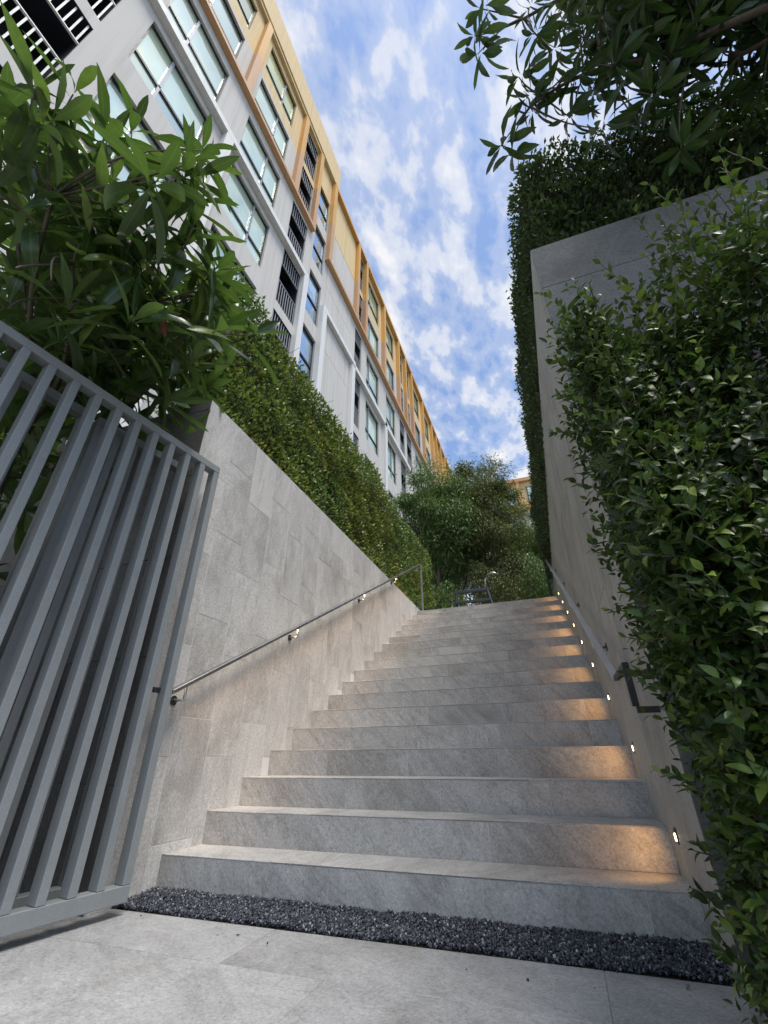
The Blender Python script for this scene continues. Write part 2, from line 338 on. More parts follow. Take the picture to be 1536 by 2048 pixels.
P = np.concatenate([gpts(24000, XL+.005, XR-.002, PY1+.003, Y1+.004, zf), gpts(3500, PX1+.003, PX1+.13, .9, PY1+.01, lambda x, y: 0*x-.015), gpts(11, XL+.2, XR, PY1-.16, PY1-.005, lambda x, y: 0*x+.006)])
link('gravel', rock_cloud(P, nrg.uniform(.0036, .0085, len(P)), 'gravel'), 'gravel', kind='stuff')
link('gravel_bed', MB().box(XL, XR, PY1, Y1+.02, -.14, -.002).box(PX1, PX1+.14, -4, PY1, -.14, -.03).mesh('gravel_bed'), 'soil', kind='structure')
# staircase
st = thing('staircase', 'broad flight of grey stone steps climbing between two tiled walls', 'stairs', (0, Y1, 0))
nos = .012
for i in range(1, 19):
    y0 = Y1 + RUN*(i-1); z1 = RISE*i; last = i == 18
    sp = link('step', MB().box(XL, XR, y0+.0018, y0+RUN+nos+(.02 if last else 0), z1-RISE-(.16 if i == 1 else .0), z1-.0018).mesh('step_core'), 'grout', st, (0, -Y1, 0))
    base = Vector((0, Y1, 0))
    sh = {1: 0, 2: .012, 3: .29, 0: .01}[i % 4] if i > 2 else .0
    zb = -.05 if i == 1 else z1-RISE
    xs = [XL] + [x for x in [-1.565+sh+.585*k for k in range(-1, 4)] if XL+.05 < x < XR-.05] + [XR]
    for a, b in zip(xs[:-1], xs[1:]):
        o = link('riser_tile', tile_mesh('r', b-a-.0016, nos, z1-.0073-zb, .0006), 'step_tile', sp, (a+.001, y0 + rng.uniform(-.0004, .0004), zb))
    sh2 = -.2 if i % 2 else -.17
    xs = [XL] + [x for x in [sh2-1.17*k for k in range(-1, 3)] if XL+.05 < x < XR-.05] + [XR]
    for a, b in zip(xs[:-1], xs[1:]):
        link('tread_tile', tile_mesh('t', b-a-.0016, RUN-.0012, .0065, .0016), 'step_tile', sp, (a+.0008, y0-.0006, z1-.0065 + rng.uniform(-.0004, .0004)))
# top landing strip of tiles
# retaining walls with tiles
def staggered(wall, xface, sgn, ya, yb, zt, zfun, mat, col0, colw=.2985, th=.59, z0=(.60+H, .80+H, .607+H)):
    y = col0; k = 0; base = wall.location
    while y < yb:
        a, b = max(y, ya), min(y+colw, yb)
        zo = z0[0] if k % 2 == 0 else z0[1]
        zl = zo - th*math.ceil((zo+.3)/th)
        while zl < zt:
            lo, hi = zl, min(zl+th, zt); zl += th
            if hi < zfun(b): continue
            lo = max(lo, zfun(a)-.35 if zfun(a) > .4 else -.12)
            if hi-lo < .015 or b-a < .02: continue
            me = tile_mesh('w', .012, b-a-.0042, hi-lo-.0042, .0006)
            x = xface-.012 if sgn > 0 else xface
            link('wall_tile', me, mat, wall, (x + rng.uniform(-.0007, .0007)-base[0], a+.0021-base[1], lo+.0021-base[2]))
        y += colw; k += 1
stairz = lambda y: max(0, min(18, math.floor((y-Y1)/RUN)+1))*RISE
lw = thing('retaining_wall', 'long grey stone tiled wall left of the steps with a clipped hedge on top', 'wall', (XL-.13, 1.858, 0))
W0 = 1.858; LWE = 7.62
link('wall_core', MB().box(XL-.25, XL-.0016, W0+.012, LWE, -.16, LW_TOP-.001).box(-5.5, XL-.25, W0+.012, W0+.26, -.16, LW_TOP-.001).mesh('wall_core'), 'grout', lw, tuple(-x for x in lw.location))
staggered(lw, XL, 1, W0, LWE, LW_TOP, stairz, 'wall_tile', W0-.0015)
x = XL-.0015
while x > -5.2:   # end face turned to the gate
    zl = -.12
    while zl < LW_TOP:
        hi = min(zl+.59, LW_TOP)
        o = link('wall_tile', tile_mesh('e', .5965, .012, hi-zl-.003, .0015), 'front_panel', lw, (x-.598-lw.location[0], W0-lw.location[1], zl+.0015)); zl = hi
    x -= .6
rw = thing('retaining_wall', 'tall grey stone wall right of the steps, its dark front face turning the corner', 'wall', (XR+.13, 1.906, 0))
RW0 = 1.906; RWE = 8.7
link('wall_core', MB().box(XR+.0016, XR+.28, RW0+.012, RWE, -.16, RW_TOP-.001).box(XR+.28, 6, RW0+.012, RW0+.27, -.16, RW_TOP-.001).mesh('wall_core'), 'concrete', rw, tuple(-x for x in rw.location))
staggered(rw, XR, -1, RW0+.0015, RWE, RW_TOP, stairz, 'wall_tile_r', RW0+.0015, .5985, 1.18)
x = XR; kk = 0
while x < 5.6:
    wd = 1.17 if kk else 1.05
    zs = [-.12, .33, .92, 1.51, 2.1, 2.515+H-.003, RW_TOP]
    for a, b in zip(zs[:-1], zs[1:]):
        if a < 1.9 and x > 3: continue
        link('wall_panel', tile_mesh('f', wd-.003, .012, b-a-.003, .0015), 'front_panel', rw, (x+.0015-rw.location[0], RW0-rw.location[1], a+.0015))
    x += wd; kk += 1
# ------------------------------------------------------------------ gates
def gate(label, a, b, zb, zt, nbar, y_skip=None):
    a = Vector((*a, 0)); b = Vector((*b, 0)); d = (b-a).normalized(); nn = Vector((d.y, -d.x, 0))
    t = thing('gate', label, 'gate', a)
    bx = lambda p, q, w_, h_: MB().bar(p-a, q-a, w_, h_).mesh('gate_part', bevel=.0025)
    up = lambda z: Vector((0, 0, z))
    link('top_rail', bx(a+up(zt-.024), b+up(zt-.024), .063, .048), 'gate', t)
    link('bottom_rail', bx(a+up(zb+.03), b+up(zb+.03), .063, .06), 'gate', t)
    ln = (b-a).length
    def vert(name, s, w_):
        p = a+d*s; me = bpy.data.meshes.get('gate_bar_%d_%d' % (int(w_*1000), int(zt*1000)))
        if me is None:
            me = MB().box(-w_/2, w_/2, -.031, .031, zb+.0605, zt-.0485).mesh('gate_bar_%d_%d' % (int(w_*1000), int(zt*1000)), bevel=.0025)
        o = link(name, me, 'gate', t, tuple(p-a)); o.rotation_euler = (0, 0, math.atan2(d.y, d.x)); return o
    vert('stile', .02, .04); vert('stile', ln-.02, .04)
    for i in range(1, nbar+1):
        vert('bar', .02+(ln-.04)*i/(nbar+1), .037)
    return t
gate('front grey steel gate of slim upright bars folded open beside the wall', (-2.115, .40), (-1.90, 1.935), .044, 1.727+H, 12)
gate('grey barred gate panel half hidden behind the front gate, next to the wall', (-2.20, 1.26), (-2.09, 1.82), .05, 1.715+H, 4)
gate('grey barred gate panel hidden behind the front gate, away from the wall', (-2.37, .30), (-2.21, 1.22), .05, 1.715+H, 7)
# ------------------------------------------------------------------ handrails
SL = RISE/RUN
def handrail(label, x, wallx, pts, br, zsl, dirx, rw_=.045, mat='steel'):
    t = thing('handrail', label, 'handrail', (wallx, pts[0][1], 0)); o0 = Vector(t.location)
    for i, (p, q) in enumerate(zip(pts[:-1], pts[1:])):
        me = MB().bar(Vector(p)-o0, Vector(q)-o0, rw_, rw_*.5).mesh('rail', bevel=.003)
        link('rail' if (Vector(q)-Vector(p)).length > 1 else 'rail_return', me, mat if (Vector(q)-Vector(p)).length > 1 else 'dark_metal', t)
    for y in br:
        z = zsl(y)
        me = MB().tube([Vector((wallx+dirx*.004, y, z-.085))-o0, Vector((x, y, z-.085))-o0], .008, 8).tube([Vector((x, y, z-.09))-o0, Vector((x, y, z-.012))-o0], .008, 8).mesh('bracket', True)
        bo = link('bracket', me, 'satin_steel', t)
        link('rosette', MB().tube([Vector((wallx+dirx*.0, y, z-.085))-o0, Vector((wallx+dirx*.006, y, z-.085))-o0], .026, 14).mesh('rosette'), 'dark_metal', bo)
    return t
xl = XL+.075
zl_ = lambda y: .312+H+.523*(y-1.988)
hl = handrail('stainless handrail on the pale left wall with a warm light strip under it', xl, XL,
   [(xl, 1.86, zl_(1.99)), (xl, 1.99, zl_(1.99)), (xl, 7.45, zl_(7.45))], [2.10, 3.25, 4.72, 5.95, 7.2], zl_, 1)
o0 = Vector(hl.location)
yp = 7.47
link('rail_post', MB().box(xl-.014, xl+.014, yp-.0, yp+.028, TOP, zl_(7.45)+.02).mesh('rail_post', bevel=.002), 'gate', hl, tuple(-o0))
link('rail_bracket_plate', MB().box(XL-.04, XL+.02, 7.30, 7.36, LW_TOP-.0, LW_TOP+.05).mesh('plate'), 'dark_metal', hl, tuple(-o0))
st_ = link('light_strip', MB().bar(Vector((xl, 2.03, zl_(2.03)-.0145))-o0, Vector((xl, 7.0, zl_(7.0)-.0145))-o0, .012, .005).mesh('light_strip'), 'strip', hl)
for k in range(1):
    y = 4.5
    la = bpy.data.lights.new('strip_light', 'AREA'); la.shape = 'RECTANGLE'; la.size = .015; la.size_y = 5.4; la.energy = 1.5; la.color = (1, .64, .38); la.spread = math.radians(70)
    lo = bpy.data.objects.new('strip_light', la); C.objects.link(lo); lo.parent = hl
    d = Vector((.02, 0, -1)); d.normalize()
    yv = Vector((0, 1, .523)).normalized(); zv = -d; zv = (zv - yv*zv.dot(yv)).normalized(); xv = yv.cross(zv)
    m = Matrix((xv, yv, zv)).transposed().to_4x4(); m.translation = Vector((xl, y, zl_(y)-.021))-o0
    lo.matrix_local = m
xr = XR-.075
zr_ = lambda y: .395+H+.512*(y-2.518)
y0r = 2.35
hr = handrail('stainless handrail on the right wall beside the hedge with a looped black end', xr, XR,
   [(xr, y0r, zr_(y0r)), (xr, 8.35, zr_(8.35))], [3.05, 4.25, 5.45, 6.65, 7.85], zr_, -1, .034, 'satin_steel')
o0 = Vector(hr.location); zz0 = zr_(y0r)
for a, b in (((xr, y0r+.01, zz0), (xr, 1.995, zz0)), ((xr, 2.007, zz0-.0112), (xr, 2.007, zz0-.148)), ((xr-.0, 2.007, zz0-.16), (XR+.004, 2.007, zz0-.16))):
    up = (0, 0, 1) if abs(Vector(b)[2]-a[2]) < .05 else (0, 1, 0)
    link('rail_end', MB().bar(Vector(a)-o0, Vector(b)-o0, .024, .022, up).mesh('rail_end', bevel=.002), 'dark_metal', hr)
link('rail_post', MB().box(xr-.022, xr+.022, 8.353, 8.39, TOP, zr_(8.35)-.0).mesh('rail_post', bevel=.002), 'dark_metal', hr, tuple(-o0))
link('rail_end', MB().bar(Vector((xr, 8.36, zr_(8.35)+.012))-o0, Vector((xr, 8.9, zr_(8.35)+.012))-o0, .045, .022).mesh('rail_end'), 'steel', hr)
# ------------------------------------------------------------------ step lights
body = MB().box(-.0045, .012, -.016, .016, -.026, .028).mesh('housing', bevel=.003)
lens = MB().box(-.008, -.0046, -.008, .008, -.016, .010).mesh('lens', bevel=.002)
hood = MB().box(-.013, -.0046, -.014, .014, .0125, .018).mesh('hood')
where = ['lowest, by the bottom hedge leaves', 'above the lowest one', 'below the foot of the handrail', 'fourth up from the bottom hedge', 'halfway up the right wall',
         'fourth down from the landing', 'third down from the landing', 'just under the topmost one', 'topmost, at the landing edge']
for k in range(9):
    n = 2*(k+1); y = Y1+RUN*(n-1)-.17; z = RISE*n-.012
    t = thing('step_light', 'small warm glowing light set in the right stair wall, '+where[k], 'light', (XR, y, z), 'lights along the stair wall')
    link('housing', body, 'dark_metal', t); link('lens', lens, 'lens', t); link('hood', hood, 'steel', t)
    la = bpy.data.lights.new('step_lamp', 'SPOT'); la.energy = .75; la.color = (1, .50, .16); la.spot_size = math.radians(125); la.spot_blend = 1.0; la.shadow_soft_size = .02
    lo = bpy.data.objects.new('step_lamp', la); C.objects.link(lo); lo.parent = t; lo.location = (-.03, 0, -.004)
    lo.rotation_euler = Vector((.9, -.62, .42)).to_track_quat('Z', 'Y').to_euler()
# ------------------------------------------------------------------ apartment building along the left
K = 1.1875; BX = -5.70
cy_ = lambda y: y*K
cz_ = lambda z: z*K+H
bld = thing('apartment_building', 'long grey apartment block with ochre top floors and orange fins above the left hedge', 'building', (BX, 8, TOP))
bo0 = Vector(bld.location)
def bpart(name, mb, mat, parent=bld, **kw):
    return link(name, mb.mesh(name), mat, parent, tuple(-bo0) if parent is bld else (0, 0, 0), **kw)
FIN = [(2.9,3.12),(5.3,5.52),(6.45,6.65),(7.6,7.82),(10.0,10.2),(10.92,11.12),(13.25,13.47),(15.5,15.7),(16.72,16.92),(17.95,18.15),(20.4,20.6),(22.7,22.9),(24.0,24.2),(25.3,25.5),(26.7,26.9),(29.0,29.2),(31.3,31.5)]
TOPS = [19.47, 16.95, 14.43, 11.91, 9.39, 6.87, 4.35]; WH = 1.78
WIN = [(-3.6,-2.06,.37),(1.02,2.56,.37),(3.36,4.87,.62),(11.48,12.90,.30),(13.86,15.12,.62),(18.6,20.0,.35),(21.0,22.4,.62),(27.2,28.6,.35),(29.6,31.0,.62)]
BAL = [(-1.3,.58),(5.55,6.43),(10.3,10.92),(15.85,16.62),(17.0,17.85),(23.1,23.9),(24.4,25.2)]
STW = [(6.85,7.58)]
Y0B, Y1B = -4.2, 31.9
ZB = 17.1
wins = []; bals = []
for (a, b, m) in WIN:
    for r, t in enumerate(TOPS):
        if cz_(t-WH) < TOP+.2: continue
        wins.append((a, b, t-WH, t, m, r))
for (a, b) in STW:
    for r in range(6):
        t = 18.32-2.55*r; wins.append((a, b, t-1.95, t, .5, 10+r))
for (a, b) in BAL:
    for r in range(7):
        z0 = 17.5-2.52*r
        if cz_(z0) < TOP+.2: continue
        bals.append((a, b, z0, z0+2.17, r))
def grid_wall(mb, zlo, zhi, ya, yb, ops):
    ys = sorted({ya, yb, *[o[0] for o in ops], *[o[1] for o in ops]}); ys = [y for y in ys if ya <= y <= yb]
    cl = [(o[0], o[1], max(o[2], zlo), min(o[3], zhi), o) for o in ops if o[3] > zlo and o[2] < zhi]
    for y0, y1 in zip(ys[:-1], ys[1:]):
        ym = (y0+y1)/2; col = sorted([(c[2], c[3]) for c in cl if c[0] < ym < c[1]])
        z = zlo
        for c0, c1 in col + [(zhi, zhi)]:
            if c0 > z+1e-6: mb.quad((BX, cy_(y0), cz_(z)), (BX, cy_(y1), cz_(z)), (BX, cy_(y1), cz_(c0)), (BX, cy_(y0), cz_(c0)))
            z = max(z, c1)
    for y0, y1, z0, z1, o in cl:
        d = BX-o[-1]; Y0, Y1_, Z0, Z1_ = cy_(y0), cy_(y1), cz_(z0), cz_(z1)
        mb.quad((BX, Y0, Z0), (BX, Y0, Z1_), (d, Y0, Z1_), (d, Y0, Z0)); mb.quad((BX, Y1_, Z0), (d, Y1_, Z0), (d, Y1_, Z1_), (BX, Y1_, Z1_))
        if z0 == o[2]: mb.quad((BX, Y0, Z0), (d, Y0, Z0), (d, Y1_, Z0), (BX, Y1_, Z0))
        if z1 == o[3]: mb.quad((BX, Y0, Z1_), (BX, Y1_, Z1_), (d, Y1_, Z1_), (d, Y0, Z1_))
ops = [(a, b, z0, z1, .17) for (a, b, z0, z1, m, r) in wins] + [(a, b, z0, z1, 1.3) for (a, b, z0, z1, r) in bals]
ops = [o for o in ops if o[0] >= Y0B]
lo = MB(); grid_wall(lo, (TOP-H-.4)/K, ZB, Y0B, Y1B, ops); bpart('wall', lo, 'grey_wall')
up = MB(); grid_wall(up, ZB, 20.02, Y0B, Y1B, ops); bpart('upper_wall', up, 'beige_wall')
body = MB().box(BX-16, BX-1.31, cy_(Y0B), cy_(Y1B), 0, cz_(19.9)).box(BX-1.31, BX-.001, cy_(Y0B)-.01, cy_(Y0B), 0, cz_(20.0)).box(BX-1.31, BX-.001, cy_(Y1B), cy_(Y1B)+.01, 0, cz_(20.0))
bpart('body', body, 'grey_wall')
bpart('roof', MB().box(BX-16.1, BX-.002, cy_(Y0B), cy_(Y1B), cz_(20.022), cz_(20.1)), 'concrete')
# parapet over the near half
bpart('parapet', MB().box(BX-.2, BX+.18, cy_(Y0B), cy_(7.95), cz_(19.98), cz_(21.55)), 'beige_wall')
P_ = .185
def band(name, y0, y1, z0, z1, mat, p=P_): bpart(name, MB().box(BX+.001, BX+p, cy_(y0), cy_(y1), cz_(z0), cz_(z1)), mat)
band('frame_band', Y0B, 6.65, 14.80, 14.95, 'orange_pale')
band('frame_band', Y0B, 6.65, 19.80, 19.978, 'beige_wall', .136)
band('frame_band', 7.6, Y1B, 14.80, 14.95, 'orange_pale', .21)
band('frame_band', 7.6, Y1B, 19.80, 19.98, 'orange', .21)
for i, (a, b) in enumerate(FIN):
    p = .183 if a < 7 else .208
    band('fin', a, b, ZB, 19.798, 'orange', p); band('fin', a, b, 14.952, ZB-.002, 'orange_pale', p)
# white frames below
band('white_band', Y0B, 6.62, 12.14, 12.34, 'white'); 
for a in (2.9, 6.40): band('white_post', a, a+.22, (TOP-H)/K, 12.138, 'white', .183)
band('white_band', 7.6, 10.12, 12.2, 12.40, 'white'); band('white_post', 7.6, 7.84, (TOP-H)/K, 12.198, 'white', .183)
for a, b in ((9.88, 13.55), (13.32, 17.2), (17.0, 22.5), (22.3, 27.2), (27, Y1B)):
    band('white_post', a, a+.24, (TOP-H)/K, 12.12, 'white', .18); band('white_band', a+ (.25 if a < 10 else .0), b-.003, 12.122, 12.32, 'white', .182)
# thin cladding joints on the blank bays: panels standing a little proud
for zz in ((14.96, 15.75), (15.765, 17.08)): bpart('cladding_panel', MB().box(BX+.001, BX+.02, cy_(7.83), cy_(9.99), cz_(zz[0]), cz_(zz[1])), 'grey_wall')
for yy in ((7.83, 8.98), (8.995, 9.99)): bpart('cladding_panel', MB().box(BX+.001, BX+.02, cy_(yy[0]), cy_(yy[1]), cz_(17.12), cz_(19.79)), 'beige_wall')
for zz in ((12.42, 13.7), (13.715, 14.79), (10.9, 12.18), (9.0, 10.885), (6.5, 8.985)): bpart('cladding_panel', MB().box(BX+.001, BX+.018, cy_(7.86), cy_(9.85), cz_(zz[0]), cz_(zz[1])), 'grey_wall')
# windows
_wc = {}
def window(a, b, z0, z1, m, r):
    W_, H_ = cy_(b)-cy_(a), cz_(z1)-cz_(z0); key = (round(W_, 3), round(H_, 3), m)
    if key not in _wc:
        ft = .055; ym = W_*m; zt = H_*(.31 if m != .5 else .45)
        mb = MB(); x0, x1 = -.135, -.07
        mb.box(x0, x1, .003, ft, .003, H_-.003); mb.box(x0, x1, W_-ft, W_-.003, .003, H_-.003)
        mb.box(x0, x1, ft, W_-ft, .003, ft); mb.box(x0, x1, ft, W_-ft, H_-ft, H_-.003)
        mb.box(x0+.004, x1-.004, ft, W_-ft, zt-.04, zt+.04)
        me = mb.mesh('window_frame')
        mu = MB()
        if m != .5: mu.box(x0+.002, x1+.006, ym-.032, ym+.032, ft, zt-.041); mu.box(x0+.002, x1+.006, ym-.032, ym+.032, zt+.041, H_-ft)
        mum = mu.mesh('mullion') if m != .5 else None
        pn = []
        xs = [(ft, ym-.03), (ym+.03, W_-ft)] if m != .5 else [(ft, W_-ft)]
        for (p, q) in xs:
            for (s, t) in ((ft, zt-.04), (zt+.04, H_-ft)): pn.append(MB().box(x0+.014, x0+.024, p-.004, q+.004, s-.004, t+.004).mesh('pane'))
        _wc[key] = (me, mum, pn)
    me, mum, pn = _wc[key]
    wo = link('window', me, 'window_frame', bld, (BX-bo0[0], cy_(a)-bo0[1], cz_(z0)-bo0[2]))
    if mum: link('mullion', mum, 'alu', wo)
    mat = 'glass_b' if m == .5 else ('glass_y' if r == 0 else 'glass')
    for p in pn:
        po = bpy.data.objects.new('pane', p); C.objects.link(po); po.parent = wo
        if not p.materials: p.materials.append(M[mat])
        po.material_slots[0].link = 'OBJECT'; po.material_slots[0].material = M[mat]
for ww in wins: window(*ww)
# balconies
_bc = {}
def balcony(a, b, z0, z1, r):
    W_, H_ = cy_(b)-cy_(a), cz_(z1)-cz_(z0); near = a < 7
    key = (round(W_, 3), near)
    if key not in _bc:
        rec = MB().box(-1.305, -1.285, -.002, W_+.002, -.002, H_+.002).box(-1.28, -.06, -.004, .004, .004, H_-.004).box(-1.28, -.06, W_-.004, W_+.004, .004, H_-.004).box(-1.28, -.004, .005, W_-.005, H_-.012, H_+.002).mesh('balcony')  # liner over back, sides and soffit, shade painted into its colour
        rails = MB(); x = -.045
        for z in (.03, H_*.395, H_*.72): rails.box(x-.02, x+.02, .005, W_-.005, z-.014, z+.014)
        n = max(4, int(W_/.115)); lower = MB().box(-.012, .012, -.014, .014, .045, H_*.395-.015).mesh('bar'); upper = MB().box(-.012, .012, -.014, .014, H_*.72+.015, H_-.004).mesh('bar')
        _bc[key] = (rec, rails.mesh('railing'), n, lower, upper)
    rec, rails, n, lower, upper = _bc[key]
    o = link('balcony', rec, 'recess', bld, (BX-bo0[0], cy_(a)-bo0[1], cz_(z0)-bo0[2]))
    mt = 'rail_bar' if a < 0 else 'rail_dark'
    ro = link('railing', rails, mt, o)
    if near and r < 5:
        for i in range(n):
            y = W_*(i+.5)/n
            link('bar', lower, mt, o, (-.045, y, 0)); link('bar', upper, mt, o, (-.045, y, 0))
    else:
        mb = MB()
        for i in range(n):
            y = W_*(i+.5)/n; mb.box(-.057, -.033, y-.014, y+.014, .045, H_*.395-.015).box(-.057, -.033, y-.014, y+.014, H_*.72+.015, H_-.004)
        link('bars', mb.mesh('bars'), mt, o, kind='stuff')
    # air-conditioner ledge at the back of the recess
    link('ledge', MB().box(-1.27, -.75, W_*.35, W_*.95, .02, .5).mesh('ledge'), 'alu', o)
for bb in bals: balcony(*bb)
# ------------------------------------------------------------------ wing closing the courtyard
wy = 39.0
wing = thing('apartment_building', 'far cross wing of the apartment block, ochre top floor peeping over the courtyard trees', 'building', (2, wy, TOP)); wo0 = Vector(wing.location)
def wpart(name, mb, mat): return link(name, mb.mesh(name), mat, wing, tuple(-wo0))
ZG, ZM, ZT = TOP-.3, cz_(17.6), cz_(20.3)
wpart('wall', MB().box(BX+.3, 22, wy, wy+10, ZG, ZM), 'grey_wall'); wpart('upper_wall', MB().box(BX+.3, 22, wy+.001, wy+10, ZM, ZT), 'beige_wall')
wpart('roof_edge', MB().box(BX+.3, 22, wy-.35, wy, ZT-.35, ZT), 'orange_pale'); wpart('frame_band', MB().box(BX+.3, 22, wy-.35, wy, ZM-.2, ZM+.25), 'orange')
wpart('white_band', MB().box(BX+.3, 22, wy-.5, wy, cz_(15.0), cz_(15.4)), 'white')
x = BX+1.2
while x < 21:
    wpart('fin', MB().box(x-.9, x-.62, wy-.3, wy, ZM+.252, ZT-.352), 'orange')
    for zt in (19.47, 16.95, 14.43, 11.91, 9.39, 6.87):
        z1 = cz_(zt); z0 = z1-WH*K
        wf = wpart('window', MB().box(x, x+1.8, wy-.05, wy-.002, z0, z1), 'window_frame'); wf.data.name = 'window'
        for p, q, s, t in ((.08, .68, .08, .62), (.74, 1.72, .08, .62), (.08, .68, .7, 2.03), (.74, 1.72, .7, 2.03)):
            link('pane', MB().box(x+p, x+q, wy-.065, wy-.051, z0+s, z0+t).mesh('pane'), 'glass', wf)
    x += 2.75
# ------------------------------------------------------------------ leaves
def unit(a): return a/np.maximum(np.linalg.norm(a, axis=-1, keepdims=True), 1e-9)
# small folded leaf: 5 verts, 4 triangles
T4 = np.array([(0,0,0),(-.26,.45,.07),(0,1,-.05),(.26,.45,.07),(0,.5,-.01)], float); F4 = np.array([(0,4,1),(0,3,4),(1,4,2),(4,3,2)])
def blade(prof, bend, fold, wave=0, twist=0):
    """leaf strip: prof = list of (t, half width); returns template verts, tris, mid attribute"""
    V = []; mid = []
    for i, (t, hw) in enumerate(prof):
        a = bend*t; y = math.sin(a)/bend if abs(bend) > 1e-3 else t; z = -(1-math.cos(a))/bend if abs(bend) > 1e-3 else 0
        tw = twist*t
        for s in (-1, 0, 1):
            lift = fold*hw*abs(s) + wave*hw*s*math.sin(t*9)
            V.append((s*hw*math.cos(tw) - lift*math.sin(tw), y, z + lift*math.cos(tw) + s*hw*math.sin(tw))); mid.append(abs(s))
    F = []
    for i in range(len(prof)-1):
        for s in (0, 1):
            a = i*3+s; F += [(a, a+1, a+4), (a, a+4, a+3)]
    return np.array(V), np.array(F), np.array(mid, float)
LONG = [(0,.008),(.08,.014),(.22,.062),(.42,.10),(.62,.108),(.82,.075),(.94,.03),(1,.002)]
OVAL = [(0,.014),(.16,.15),(.38,.235),(.62,.205),(.86,.08),(1,.003)]
LONGS = [blade(LONG, b, f, wv, tw) for b, f, wv, tw in ((.5,.35,.1,.1),(.9,.25,.15,-.2),(.2,.4,.1,.3),(1.3,.3,.2,-.3),(.7,.5,.1,.2),(-.2,.3,.2,0))]
OVALS = [blade(OVAL, b, f, wv, tw) for b, f, wv, tw in ((.3,.35,.1,.1),(.7,.25,.2,-.2),(-.2,.4,.15,.2),(1.0,.3,.1,.3))]
WIDE = [(0,.008),(.1,.03),(.25,.09),(.45,.135),(.65,.13),(.84,.08),(.95,.03),(1,.002)]
WIDES = [blade(WIDE, b, f, wv, tw) for b, f, wv, tw in ((.5,.3,.1,.1),(.9,.25,.15,-.2),(.2,.35,.1,.3),(1.2,.3,.2,-.3),(.7,.4,.1,.2),(0,.3,.2,0))]
NEEDLE = blade([(0,.01),(.25,.09),(.6,.10),(1,.004)], .6, .3)
def leaf_stuff(name, T, F, mid, P, D, Nn, S, mat, parent, rnd=None, **kw):
    P = np.asarray(P, float); D = unit(np.asarray(D, float)); Nn = np.asarray(Nn, float); n = len(P)
    Nn = unit(Nn - D*np.sum(Nn*D, 1)[:, None] + 1e-6); sd = np.cross(D, Nn); S = np.asarray(S, float)[:, None, None]
    V = P[:, None] + S*(T[None, :, 0:1]*sd[:, None] + T[None, :, 1:2]*D[:, None] + T[None, :, 2:3]*Nn[:, None])
    m = len(T); FF = (F[None] + m*np.arange(n)[:, None, None]).reshape(-1, 3)
    if rnd is None: rnd = nrg.random(n)
    at = {'rnd': np.repeat(rnd, m)}
    if mid is not None: at['mid'] = np.tile(mid, n)
    me = np_mesh(name, (V - (np.array(parent.location) if parent is not None else 0)).reshape(-1, 3), FF, at)
    return link(name, me, mat, parent, kind='stuff', **kw)
_leafmesh = {}
def leaf_obj(T, F, mid, p, d, n, s, mat, parent):
    key = (id(T), mat)
    if key not in _leafmesh:
        me = np_mesh('leaf', T, F, {'rnd': np.zeros(len(T)), 'mid': mid}); me.materials.append(M[mat]); _leafmesh[key] = me
    o = bpy.data.objects.new('leaf', _leafmesh[key]); C.objects.link(o); o.parent = parent
    d = Vector(d).normalized(); n = Vector(n); n = (n-d*n.dot(d)).normalized(); sd = d.cross(n)
    m = Matrix((sd*s, d*s, n*s)).transposed().to_4x4(); m.translation = Vector(p)-Vector(parent.location); o.matrix_local = m
    return o
CAM = np.array([0, 0, H]); FW = np.array(f_)
def split_leaves(LV, templates, parent, mat, nobj=300, name='foliage', ok=lambda p: True):
    """LV: list of (p, d, n, s, template index); nearest become single leaf objects, the rest one joined mesh per template"""
    P = np.array([l[0] for l in LV]); S = np.array([l[3] for l in LV])
    v = P - CAM; dep = v@FW; ux = v@np.array(rt)/np.maximum(dep, .01)*872.96; uy = v@np.array(dn)/np.maximum(dep, .01)*872.96
    vis = (dep > .2) & (np.abs(ux) < 790) & (np.abs(uy) < 1050)
    score = np.where(vis, S/np.maximum(dep, .05), 0); order = np.argsort(-score); big = set(order[:nobj].tolist())
    for i in order[:nobj]:
        p, d, n, s, k = LV[i]; leaf_obj(*templates[k], p, d, n, s, mat, parent)
    rest = [l for i, l in enumerate(LV) if i not in big]
    if rest:
        # one joined mesh
        VV = []; FF = []; R = []; MD = []; off = 0
        for k in range(len(templates)):
            rk = [l for l in rest if l[4] == k]
            if not rk: continue
            T, F, mid = templates[k]; P = np.array([l[0] for l in rk]); D = unit(np.array([l[1] for l in rk])); Nn = np.array([l[2] for l in rk])
            Nn = unit(Nn-D*np.sum(Nn*D, 1)[:, None]+1e-6); sd = np.cross(D, Nn); S = np.array([l[3] for l in rk])[:, None, None]
            V = P[:, None]+S*(T[None, :, 0:1]*sd[:, None]+T[None, :, 1:2]*D[:, None]+T[None, :, 2:3]*Nn[:, None])
            n = len(rk); m = len(T); VV.append(V.reshape(-1, 3)); FF.append((F[None]+m*np.arange(n)[:, None, None]).reshape(-1, 3)+off); off += n*m
            R.append(np.repeat(nrg.random(n), m)); MD.append(np.tile(mid, n))
        me = np_mesh(name, np.concatenate(VV)-np.array(parent.location), np.concatenate(FF), {'rnd': np.concatenate(R), 'mid': np.concatenate(MD)})
        link(name, me, mat, parent, kind='stuff')
def rv(): 
    while True:
        v = Vector((rng.uniform(-1, 1), rng.uniform(-1, 1), rng.uniform(-1, 1)))
        if .1 < v.length < 1: return v.normalized()
